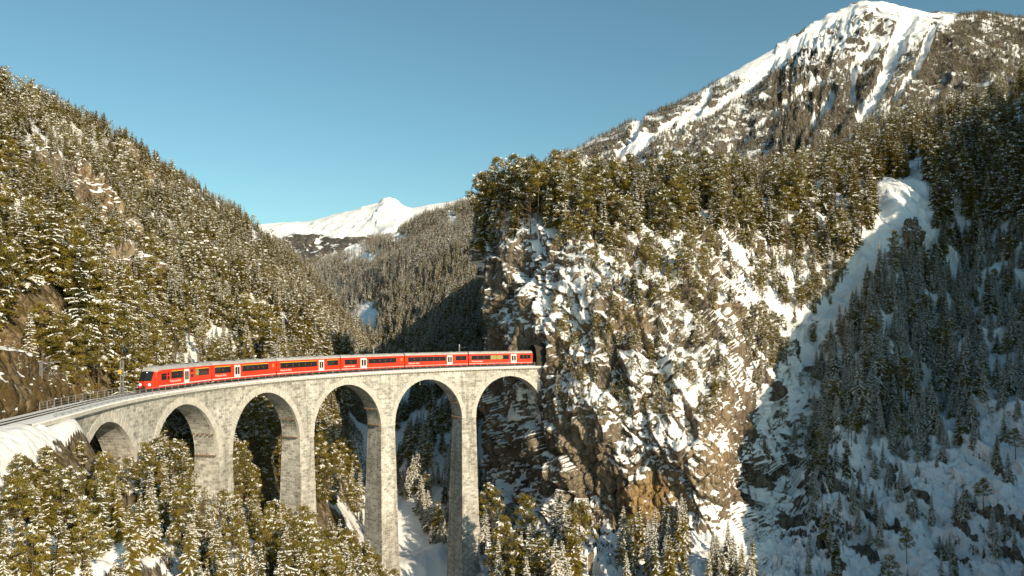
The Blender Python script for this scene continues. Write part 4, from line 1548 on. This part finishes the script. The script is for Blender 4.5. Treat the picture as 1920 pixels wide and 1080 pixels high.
SPR = [spruce(11, 14, 0.17, 0.5, 0.4, 7, 6), spruce(12, 14, 0.145, 0.4, 0.4, 7, 6), spruce(13, 14, 0.19, 0.45, 0.42, 7, 6), spruce(14, 14, 0.155, 0.65, 0.4, 7, 6), spruce(15, 14, 0.165, 0.28, 0.42, 7, 6)]
FRO = [spruce(16, 14, 0.16, 0.85, 0.45, 7, 5), spruce(17, 14, 0.14, 0.75, 0.45, 7, 5), spruce(18, 14, 0.185, 0.9, 0.45, 7, 5)]
PIN = [pine(21, 11, 0.34), pine(22, 11, 0.25, 40, 0.5), pine(23, 11, 0.5, 54, 0.35), pine(24, 11, 0.3, 50, 0.22)]
LAR = [larch(31, 15, 0.35), larch(32, 15, 0.2), larch(33, 15, 0.1)]
MID = [spruce(41, 14, 0.22, 0.36, 0.6, 7, 3), spruce(42, 14, 0.19, 0.2, 0.6, 7, 3), spruce(43, 14, 0.24, 0.3, 0.6, 7, 3), spruce(44, 14, 0.2, 0.52, 0.6, 7, 3)]
FAR = [spruce(51, 14, 0.22, 0.5, 1.2, 6, 1), spruce(52, 14, 0.19, 0.3, 1.2, 6, 1), spruce(53, 14, 0.21, 0.65, 1.2, 6, 1)]
FPI = [pine(63, 11, 0.35, 30, 0.4, 26), pine(64, 11, 0.3, 34, 0.25, 26)]
FLA = [larch(61, 15, 0.25, 1.6), larch(62, 15, 0.1, 1.6)]
L_NEAR = lib('near_trees', [joined('sp%d' % i, t, M_NEEDLE) for i, t in enumerate(SPR)] + [joined('pi%d' % i, t, M_PINE) for i, t in enumerate(PIN)] + [joined('la%d' % i, t, M_LARCH) for i, t in enumerate(LAR)] + [joined('fo%d' % i, t, M_NEEDLE) for i, t in enumerate(FRO)])
L_FAR = lib('far_trees', [joined('md%d' % i, t, M_NEEDLE) for i, t in enumerate(MID)] + [joined('fr%d' % i, t, M_NEEDLE) for i, t in enumerate(FAR)] + [joined('fl%d' % i, t, M_LARCH) for i, t in enumerate(FLA)] + [joined('fp%d' % i, t, M_PINE) for i, t in enumerate(FPI)])
# index in L_NEAR: 0-4 spruce, 5-8 pine, 9-11 larch ; in L_FAR: 0-3 mid spruce, 4-6 far spruce, 7-8 far larch


def forest(name, pts, scale, idx, coll, label, rng):
    n = len(pts)
    me = bpy.data.meshes.new(name)
    me.vertices.add(n)
    me.vertices.foreach_set('co', np.asarray(pts, np.float32).ravel())
    a = me.attributes.new('rot', 'FLOAT_VECTOR', 'POINT')
    rot = np.zeros((n, 3), np.float32)
    rot[:, 2] = rng.uniform(0, 6.28, n)
    rot[:, 0] = rng.normal(0, 0.025, n)
    rot[:, 1] = rng.normal(0, 0.025, n)
    a.data.foreach_set('vector', rot.ravel())
    a = me.attributes.new('scl', 'FLOAT_VECTOR', 'POINT')
    sc = np.repeat(np.asarray(scale, np.float32)[:, None], 3, 1)
    sc[:, :2] *= rng.uniform(0.85, 1.2, n)[:, None].astype(np.float32)
    a.data.foreach_set('vector', sc.ravel())
    a = me.attributes.new('idx', 'INT', 'POINT')
    a.data.foreach_set('value', np.asarray(idx, np.int32))
    o = link(name, me, kind='stuff', label=label, cat='forest')
    ng = bpy.data.node_groups.new(name, 'GeometryNodeTree')
    ng.interface.new_socket('Geometry', in_out='INPUT', socket_type='NodeSocketGeometry')
    ng.interface.new_socket('Geometry', in_out='OUTPUT', socket_type='NodeSocketGeometry')
    gi, go = ng.nodes.new('NodeGroupInput'), ng.nodes.new('NodeGroupOutput')
    ip = ng.nodes.new('GeometryNodeInstanceOnPoints')
    ci = ng.nodes.new('GeometryNodeCollectionInfo')
    ci.inputs['Collection'].default_value = coll
    ci.inputs['Separate Children'].default_value = True
    ci.inputs['Reset Children'].default_value = True
    ip.inputs['Pick Instance'].default_value = True
    def attr(nm, dt):
        q = ng.nodes.new('GeometryNodeInputNamedAttribute')
        q.data_type = dt
        q.inputs['Name'].default_value = nm
        return q.outputs['Attribute']
    ng.links.new(gi.outputs[0], ip.inputs['Points'])
    ng.links.new(ci.outputs[0], ip.inputs['Instance'])
    ng.links.new(attr('idx', 'INT'), ip.inputs['Instance Index'])
    ng.links.new(attr('rot', 'FLOAT_VECTOR'), ip.inputs['Rotation'])
    ng.links.new(attr('scl', 'FLOAT_VECTOR'), ip.inputs['Scale'])
    ng.links.new(ip.outputs[0], go.inputs[0])
    md = o.modifiers.new('trees', 'NODES')
    md.node_group = ng
    return o


TREES = []      # (P, height, kind 's'/'p'/'l', region)
# --- hillside and foreground on the terrain
n = 32000
n2 = 9000
tx = np.concatenate([RNG.uniform(-330, 70, n), RNG.uniform(-70, 0, n2)])
ty = np.concatenate([RNG.uniform(40, 780, n), RNG.uniform(45, 170, n2)])
extra = np.arange(n + n2) >= n
n = n + n2
tz = t_at(tx, ty)
P = np.stack([tx, ty, tz], -1)
u, v = PX(P)
s_, o_ = track_dist(tx, ty)
keep = (u > -160) & (u < 960) & (v < 1330) & (v > 90) & ~((np.abs(o_) < 5.2) & (s_ < 128)) & ~((o_ > -4) & (o_ < 12) & (s_ < -2) & (s_ > -75))
gapn = fbm(P / 24.0, 3, 91)
near = ty < 175
keep &= (gapn > -0.24) | near
# river bed stays open
rd = np.min(np.hypot(tx[:, None] - rc[None, ::3, 0], ty[:, None] - rc[None, ::3, 1]), 1)
keep &= rd > 9
keep &= ~((tx > -75 + 0.12 * (ty - 200)) & (ty > 185) & (ty < 420) & (RNG.random(n) > 0.8))
keep &= ~(extra & ((o_ > 0) | (RNG.random(n) > np.where(u < 160, 0.36, 0.15))))
keep &= RNG.random(n) < np.where(ty < 130, 0.8, np.where(ty < 300, 0.85, 0.62))
P, u, v, s_, o_, gapn = P[keep], u[keep], v[keep], s_[keep], o_[keep], gapn[keep]
front = (o_ < 0) & (s_ > -75) & (P[:, 1] < 215)
hgt = np.where(front, RNG.uniform(5, 11, len(P)) * np.interp(P[:, 1], [60, 100, 160], [0.62, 0.95, 1.45]), RNG.uniform(6.5, 14.5, len(P)) * (1 + 0.55 * fbm(P / 18.0, 2, 98)))
topv = v - hgt / P[:, 1] * F
lim = np.interp(u, [-200, 0, 60, 130, 190, 240, 300, 345, 372, 440, 500, 545, 590, 640, 690, 740, 790, 880, 960],
                [850, 852, 835, 795, 815, 850, 800, 815, 905, 915, 935, 925, 960, 945, 1000, 1055, 1095, 1100, 1100])
lim = lim + RNG.uniform(0, 75, len(P))
# shrink or drop trees that would hide the viaduct
room = (v - lim) * P[:, 1] / F
sil = np.interp(u, [-200, 0, 50, 130, 200, 250, 330, 400, 440, 480, 560, 690, 960], [60, 122, 132, 188, 212, 248, 308, 356, 380, 398, 470, 600, 640]) + RNG.uniform(-6, 14, len(P))
hgt = np.where(front, np.minimum(hgt, room), np.where(P[:, 0] < -40, np.minimum(hgt, (v - sil) * P[:, 1] / F), hgt))
ok = hgt > 2.2
# the wooded hill keeps clear of the rock cutting's snow bank
P, u, v, hgt, front, gapn = P[ok], u[ok], v[ok], hgt[ok], front[ok], gapn[ok]
kind = np.where(front, np.where(RNG.random(len(P)) < 0.35, 1, 0), np.where(RNG.random(len(P)) < 0.34 + 0.5 * fbm(P / 50.0, 2, 97), 1, 0))
crestd = v - np.interp(u, [0, 130, 250, 370, 450, 540, 620, 690], [160, 228, 290, 360, 425, 497, 575, 665])
kind = np.where((crestd < 22) & (RNG.random(len(P)) < 0.2) & (~front), 2, kind)
for i in range(len(P)):
    TREES.append((P[i], hgt[i], int(kind[i]), 'front' if front[i] else ('hill' if P[i, 0] < -45 or P[i, 1] > 330 else 'gorge')))

# --- right mass
def scatter_r(n, dens, hlo, hhi, pk, region, u0, u1, v0, v1):
    uu, vv = RNG.uniform(u0, u1, n), RNG.uniform(v0, v1, n)
    w = dens(uu, vv)
    k = RNG.random(n) < w
    uu, vv = uu[k], vv[k]
    Pq = r_at(uu, vv)
    hq = RNG.uniform(hlo, hhi, len(uu))
    for i in range(len(uu)):
        q = RNG.random()
        kk = 1 if q < pk[0] else (2 if q < pk[0] + pk[1] else 0)
        TREES.append((Pq[i], hq[i], kk, region))


def poly_in(uu, vv, pts):
    c = np.zeros(uu.shape, bool)
    j = len(pts) - 1
    for i in range(len(pts)):
        xi, yi = pts[i]
        xj, yj = pts[j]
        c ^= ((yi > vv) != (yj > vv)) & (uu < (xj - xi) * (vv - yi) / (yj - yi + 1e-9) + xi)
        j = i
    return c


scatter_r(500, lambda a, b: poly_in(a, b, [(880, 380), (1010, 330), (1320, 330), (1380, 430), (1300, 450), (1230, 470), (1130, 470), (1020, 440), (960, 450), (890, 480)]) * np.clip(1.15 - (b - 400) / 110.0, 0.25, 1), 8.5, 18.5, (0.4, 0.10), 'plateau', 880, 1400, 325, 490)
scatter_r(270, lambda a, b: poly_in(a, b, [(1030, 450), (1330, 450), (1320, 560), (1230, 620), (1150, 560), (1060, 520)]) * np.clip(1.0 - (b - 450) / 190.0, 0.2, 1), 3.5, 10, (0.9, 0.0), 'upper', 1000, 1340, 440, 640)
scatter_r(430, lambda a, b: 0.45 + 0 * a, 2.0, 6.5, (0.75, 0.0), 'face', 1040, 1370, 560, 800)
scatter_r(700, lambda a, b: poly_in(a, b, [(1330, 330), (1920, 240), (1990, 240), (1990, 420), (1760, 400), (1680, 372), (1620, 440), (1590, 500), (1480, 500), (1380, 450)]) * 1.0, 10, 18, (0.25, 0.18), 'right_top', 1320, 2000, 240, 510)
scatter_r(260, lambda a, b: poly_in(a, b, [(1390, 450), (1590, 480), (1560, 590), (1480, 600), (1400, 560)]) * 0.7, 4, 9, (0.7, 0), 'right_open', 1380, 1600, 440, 620)
scatter_r(480, lambda a, b: poly_in(a, b, [(1640, 520), (1740, 520), (1790, 700), (1760, 850), (1640, 850), (1515, 870), (1525, 720), (1580, 620)]) * 0.75, 7, 12.5, (0.3, 0), 'gully_rib', 1530, 1800, 510, 870)
scatter_r(520, lambda a, b: poly_in(a, b, [(1740, 400), (1800, 470), (1860, 400), (1990, 400), (1990, 760), (1880, 780), (1800, 860), (1740, 560)]) * 0.85, 6, 13, (0.2, 0), 'shade', 1730, 2000, 390, 880)
scatter_r(260, lambda a, b: (gully_density(a, b)), 1.2, 5, (0.4, 0), 'gully_low', 1380, 1960, 560, 1150) if False else None
scatter_r(700, lambda a, b: 0.16 + 0.55 * blob(a, b, 1640, 900, 110, 90), 1.8, 9.0, (0.3, 0), 'gully_low', 1500, 1960, 760, 1150)
scatter_r(170, lambda a, b: 0.8 + 0 * a, 1.0, 6.0, (0.5, 0), 'right_open', 1395, 1570, 520, 940)
scatter_r(60, lambda a, b: poly_in(a, b, [(1380, 640), (1460, 600), (1470, 700), (1400, 720)]) * 0.9, 5, 9, (0.7, 0), 'right_open', 1370, 1480, 590, 730)
scatter_r(1500, lambda a, b: (a > 1250) * 0.9, 10, 17, (0.1, 0.62), 'back', 1150, 2100, 150, 335)
scatter_r(190, lambda a, b: np.ones_like(a), 10, 18, (0.15, 0.12), 'right_top', 1745, 2000, 378, 436)
scatter_r(170, lambda a, b: np.ones_like(a), 11, 18, (0.2, 0.1), 'back', 2000, 2500, 335, 470)  # unseen trees added beyond the right frame edge to cast shadow on the gully
scatter_r(40, lambda a, b: np.ones_like(a), 2, 6, (0.4, 0), 'right_open', 1290, 1400, 430, 700)
scatter_r(46, lambda a, b: np.ones_like(a), 10, 19, (0.15, 0), 'foot', 935, 1085, 1085, 1180)
scatter_r(34, lambda a, b: np.ones_like(a), 6, 13, (0.3, 0), 'foot', 1170, 1300, 1060, 1150)
scatter_r(24, lambda a, b: np.ones_like(a), 5, 10, (0.5, 0), 'foot', 1330, 1400, 1060, 1150)

# --- choose the ones that show largest as individuals
TP_ = np.array([t[0] for t in TREES])
TH_ = np.array([t[1] for t in TREES])
TK_ = np.array([t[2] for t in TREES])
TG_ = np.array([t[3] for t in TREES])
uu, vv = PX(TP_)
ph = TH_ / TP_[:, 1] * F
inside = (uu > 5) & (uu < 1915) & (vv - ph > 0) & (vv - ph < 1050)
score = np.where(inside & (TG_ != 'back'), ph, 0)
solo = np.zeros(len(TREES), bool)
for k, cap in ((0, 200), (1, 170), (2, 40)):
    ids = np.where((TK_ == k) & (score > 0))[0]
    solo[ids[np.argsort(-score[ids])][:cap]] = True

KN = ['spruce_tree', 'pine_tree', 'larch_tree']
KW = ['spruce', 'pine', 'bare larch']
FROST = {'shade', 'gully_rib', 'gully_low', 'gorge', 'foot'}
PARTS = [[two('spruce', t, M_NEEDLE) for t in SPR + FRO], [two('pine', t, M_PINE) for t in PIN], [two('larch', t, M_LARCH) for t in LAR]]
BASEH = [14.0, 11.0, 15.0]
WHERE = {'front': 'on the sunny slope below the track', 'hill': 'on the sunlit hillside behind the viaduct', 'gorge': 'in the shaded gorge behind the arches',
         'plateau': 'in the wood crowning the cliff above the tunnel', 'upper': 'on the snowy slope at the cliff top', 'face': 'clinging to a ledge of the rock face',
         'right_top': 'in the wood above the snow gully', 'right_open': 'on the open snow beside the gully', 'gully_rib': 'on the wooded rib inside the shaded gully',
         'shade': 'on the shaded slope at the photo edge', 'gully_low': 'among the rock bands low in the gully', 'foot': 'at the foot of the cliff', 'back': 'on the slope behind the cliff wood'}
ANCH = {'front': [(60, 'at the left photo edge below the track'), (150, 'below the snow bank left of the first arch'), (255, 'below the first arch'), (300, 'before the pier between arches one and two'),
                  (400, 'before the second arch'), (440, 'before the pier between arches two and three'), (560, 'before the third arch'), (600, 'before the pier between arches three and four'),
                  (715, 'before the fourth arch'), (9999, 'before the fifth arch')],
        'hill': [(100, 'above the rock cutting at the left photo edge'), (265, 'behind the catenary masts left of the train'), (400, 'behind the leading carriage'), (517, 'behind the second carriage'),
                 (638, 'behind the third carriage'), (9999, 'behind the fourth carriage')],
        'gorge': [(715, 'in the gorge seen through the fourth arch'), (9999, 'in the gorge seen through the fifth arch')],
        'plateau': [(1000, 'on the cliff brow above the last carriage'), (1100, 'on the cliff top right of the tunnel mouth'), (1200, 'in the middle of the cliff-top wood'), (9999, 'at the right end of the cliff-top wood')],
        'upper': [(1150, 'on the snow below the cliff-top wood'), (9999, 'on the bright snow spur right of the cliff top')],
        'face': [(1200, 'on a ledge of the rock face'), (9999, 'on a ledge of the right rock buttress')],
        'right_top': [(1600, 'in the wood left of the gully head'), (1760, 'in the wood above the gully head'), (9999, 'in the dark wood at the right photo edge')],
        'right_open': [(9999, 'on the open snow left of the gully')], 'gully_rib': [(1640, 'on the left flank of the gully rib'), (9999, 'on the right flank of the gully rib')],
        'shade': [(1850, 'on the shaded slope right of the pinnacle'), (9999, 'on the shaded slope at the right photo edge')],
        'gully_low': [(9999, 'among the rock ledges low in the gully')],
        'foot': [(1110, 'on the snow apron right of the last pier'), (1310, 'under the ochre rock at the cliff foot'), (9999, 'at the foot of the rock buttress by the gully')]}
ORD = ['', 'second', 'third', 'fourth', 'fifth', 'sixth', 'seventh', 'eighth', 'ninth', 'tenth']


def ordinal(n):
    if n == 1:
        return 'leftmost'
    return (ORD[n - 1] if n <= 10 else '%d%s' % (n, 'th' if 10 < n % 100 < 14 else {1: 'st', 2: 'nd', 3: 'rd'}.get(n % 10, 'th'))) + ' from left'


def place_of(i):
    for lim_, txt in ANCH[TG_[i]]:
        if uu[i] < lim_:
            return txt


bins = {}
for i in np.where(solo)[0]:
    sz_ = 'tall' if ph[i] > 150 else ('small' if ph[i] < 85 else 'mid-sized')
    bins.setdefault((int(TK_[i]), sz_, place_of(i)), []).append(i)
TLAB = {}
for (k, sz_, pl), ids in bins.items():
    ids.sort(key=lambda q: uu[q])
    for n_o, q in enumerate(ids, 1):
        TLAB[q] = '%s snowy %s %s%s' % (sz_, KW[k], pl, '' if len(ids) == 1 else ', ' + ordinal(n_o))
for i in np.where(solo)[0]:
    k = TK_[i]
    var = int(RNG.integers(len(PARTS[k])))
    if k == 0:
        var = 5 + var % 3 if (TG_[i] in FROST and RNG.random() < 0.75) else var % 5
    o = link(KN[k], None, loc=tuple(TP_[i] - (0, 0, 0.25)), label=TLAB[i], cat='tree', group='%s trees %s' % (KW[k], WHERE[TG_[i]]))
    q = TH_[i] / BASEH[k]
    wq_ = q * RNG.uniform(0.85, 1.2)
    o.scale = (wq_, wq_, q)
    o.rotation_euler = (RNG.normal(0, 0.025), RNG.normal(0, 0.025), RNG.uniform(0, 6.28))
    link('trunk', PARTS[k][var][0], o)
    link('crown', PARTS[k][var][1], o)

# --- the rest of the woods
rest = np.where(~solo)[0]
dist = TP_[rest, 1]
rng2 = np.random.default_rng(5)
for nm, sel, lab in (('hillside_forest', np.isin(TG_[rest], ['front', 'hill', 'gorge']), 'snow-flecked conifer forest covering the sunlit hillside behind the viaduct'),
                     ('plateau_forest', ~np.isin(TG_[rest], ['front', 'hill', 'gorge']), 'conifer wood on the cliff and around the shaded snow gully')):
    r_ = rest[sel]
    k = TK_[r_]
    far_ = TP_[r_, 1] > 260
    for tag, m, coll in (('', ~far_, L_NEAR), ('far', far_, L_FAR)):
        ids = r_[m]
        kk = TK_[ids]
        if tag == '':
            idx = np.where(kk == 0, rng2.integers(0, 5, len(ids)), np.where(kk == 1, 5 + rng2.integers(0, 4, len(ids)), 9 + rng2.integers(0, 3, len(ids))))
            fr_ = np.isin(TG_[ids], list(FROST)) & (kk != 2) & (rng2.random(len(ids)) < 0.7)
            idx = np.where(fr_, 12 + rng2.integers(0, 3, len(ids)), idx)
            base_ = np.where(fr_, 14.0, np.array(BASEH)[kk])
        else:
            idx = np.where(kk == 2, 7 + rng2.integers(0, 2, len(ids)), np.where(kk == 1, 9 + rng2.integers(0, 2, len(ids)), rng2.integers(0, 4, len(ids))))
            base_ = np.array(BASEH)[kk]
        forest(nm, TP_[ids] - (0, 0, 0.25), TH_[ids] / base_, idx, coll, lab + (', its distant part' if tag else ', its nearer part'), rng2)

# --- valley and mountain woods
def mesh_scatter(Pg, n, weight, rng):
    du = np.linalg.norm(np.gradient(Pg, axis=1), axis=-1)
    dv = np.linalg.norm(np.gradient(Pg, axis=0), axis=-1)
    w = (du * dv * weight)[:-1, :-1]
    c = rng.choice(w.size, n, p=(w / w.sum()).ravel())
    j, i = np.unravel_index(c, w.shape)
    a, b = rng.random((n, 1)), rng.random((n, 1))
    return (Pg[j, i] * (1 - a) + Pg[j, i + 1] * a) * (1 - b) + (Pg[j + 1, i] * (1 - a) + Pg[j + 1, i + 1] * a) * b


wv = np.clip(1 - 1.3 * meadow(V_U, V_V), 0, 1) * (V_U > 540) * (V_U < 960) * (V_V < 700)
wv = wv / (V_P[..., 1] / 700.0) ** 1.1
pts = mesh_scatter(V_P, 15000, wv, rng2)
lar = (rng2.random(len(pts)) < np.interp(pts[:, 1], [500, 1200, 1800], [0.02, 0.25, 0.5]))
forest('valley_forest', pts, rng2.uniform(9, 19, len(pts)) / 14.0, np.where(lar, 7 + rng2.integers(0, 2, len(pts)), np.where(pts[:, 1] < 800, np.where(rng2.random(len(pts)) < 0.5, 3, rng2.integers(0, 4, len(pts))), 4 + rng2.integers(0, 3, len(pts)))),
       L_FAR, 'dense conifer forest on the valley sides far behind the train', rng2)
wm = np.clip(1 - 1.25 * chm, 0, 1) * np.clip(1 - 1.1 * alp, 0, 1) * smooth01(fbm(MP2 / 70, 3, 95), -0.5, 0.0) * (M_V < 325) * (M_U > 1000) * (M_U < 1990)
wm = wm * (1 + 1.5 * smooth01(M_U, 1690, 1760))
pts = mesh_scatter(MP2, 32000, wm / (MP2[..., 1] / 2000.0) ** 1.2, rng2)
lar = rng2.random(len(pts)) < 0.45
forest('mountain_forest', pts, rng2.uniform(12, 22, len(pts)) / 14.0, np.where(lar, 7 + rng2.integers(0, 2, len(pts)), 4 + rng2.integers(0, 3, len(pts))),
       L_FAR, 'dark brown mountain forest between the snow chutes of the high peak', rng2)

# ------------------------------------------------------------------ rock outcrops and dry scrub
def outcrop(name, c, size, seed, label, ochre, yaw=0.0, snow=0.0):
    th_ = np.linspace(0, 2 * math.pi, 90)
    ph_ = np.linspace(0.02, math.pi - 0.02, 60)
    T_, H_ = np.meshgrid(th_, ph_)
    D = np.stack([np.sin(H_) * np.cos(T_), np.sin(H_) * np.sin(T_), np.cos(H_)], -1)
    rr = 1 + 0.35 * fbm(D * 1.6 + seed, 4, seed) + 0.22 * fbm(D * np.array([4.5, 4.5, 1.6]) + seed, 4, seed + 3, ridged=True) + 0.07 * fbm(D * 9 + seed, 3, seed + 5)
    bo1, be1 = blocks(D * np.array([2.4, 2.4, 1.8]) + seed, seed + 7)
    rr = rr + 0.22 * bo1 - 0.12 * (1 - smooth01(be1, 0, 0.12))
    P_ = D * rr[..., None] * np.array(size)
    P_[:, -1] = P_[:, 0]
    ca, sa_ = math.cos(yaw), math.sin(yaw)
    P_ = np.stack([P_[..., 0] * ca - P_[..., 1] * sa_, P_[..., 0] * sa_ + P_[..., 1] * ca, P_[..., 2]], -1)
    n3 = grid_normals(P_)
    n3 = np.where(np.sum(n3 * D, -1, keepdims=True) < 0, -n3, n3)
    sn = 0.02 + 0.95 * smooth01(n3[..., 2], 0.35, 0.8) + snow + 0.3 * fbm((P_ + seed) / 4, 3, seed)
    o = link(name, grid_mesh(name, P_, [M_CLIFF], {'snow': sn, 'ochre': ochre + 0 * sn}), loc=tuple(c), label=label, cat='rock')
    return o


def hill_pt(px, py):
    ys = np.linspace(70, 700, 1500)
    w_ = W(px, py, ys)
    below = w_[:, 2] < t_at(w_[:, 0], w_[:, 1])
    k = np.argmax(below) if below.any() else 700
    return w_[k]


for px, py, sz, sd_, oc_, lab in ((95, 350, (7, 5, 8), 3, 0.35, 'dark cleft rock face standing out of the left hillside forest'),
                                  (150, 385, (9, 6, 9), 5, 0.9, 'large ochre rock face high in the left hillside forest'),
                                  (205, 430, (7, 5, 5), 6, 0.8, 'low ochre rock step below the large rock face'),
                                  (232, 298, (5, 4, 5.5), 8, 0.6, 'snow-capped tan crag near the skyline of the left hill'),
                                  (272, 352, (6, 4, 6), 9, 0.8, 'small ochre crag halfway down the left skyline'),
                                  (205, 510, (9, 5, 6), 12, 0.5, 'broad tan rock band among trees on the lower left hillside'),
                                  (120, 415, (8, 5, 4), 14, 1.0, 'bright ochre slab under the large rock face')):
    hp_ = hill_pt(px, py)
    outcrop('rock_outcrop', hp_ * np.array([0.985, 0.985, 1]) - (0, 0, 1.5), tuple(1.25 * q for q in sz), sd_, lab, 0.4 * oc_, RNG.uniform(-0.4, 0.4))
pin = r_at(np.array([1686.0]), np.array([492.0]))[0]
outcrop('rock_pinnacle', pin + (0, -1, 4.0), (3.0, 2.8, 5.2), 19, 'lone snow-topped rock pinnacle standing in the upper shaded gully', 0.15, 0.3, 0.1)

nb_ = 2600
bx_ = RNG.uniform(-75, -5, nb_)
by_ = RNG.uniform(50, 165, nb_)
bs_, bo_ = track_dist(bx_, by_)
bz_ = t_at(bx_, by_)
bu_, bv_ = PX(np.stack([bx_, by_, bz_], -1))
kb = (bo_ < -4.4) & (bu_ > -60) & (bv_ < 1200) & (RNG.random(nb_) < 0.35 + 0.65 * blob(bu_, bv_, 150, 840, 150, 60))
cut_i = RNG.integers(30, 80, 130), RNG.integers(0, 230, 130)
bp_all = np.concatenate([np.stack([bx_, by_, bz_], -1)[kb], CP[cut_i[0].clip(0, 79), cut_i[1]]])
L_SCRUB = lib('scrub', [joined('sc%d' % i, larch(70 + i, 4.0, 0.25, 0.3), M_LARCH) for i in range(3)] + [joined('sk%d' % i, spruce(80 + i, 4.0, 0.26, 0.45, 0.35, 6, 2), M_PINE) for i in range(2)])
forest('scrub', bp_all, RNG.uniform(0.2, 0.55, len(bp_all)), RNG.integers(0, 5, len(bp_all)), L_SCRUB, 'brown leafless scrub and small bushes on the banks below the track', RNG)
bpy.data.objects['scrub']['category'] = 'scrub'
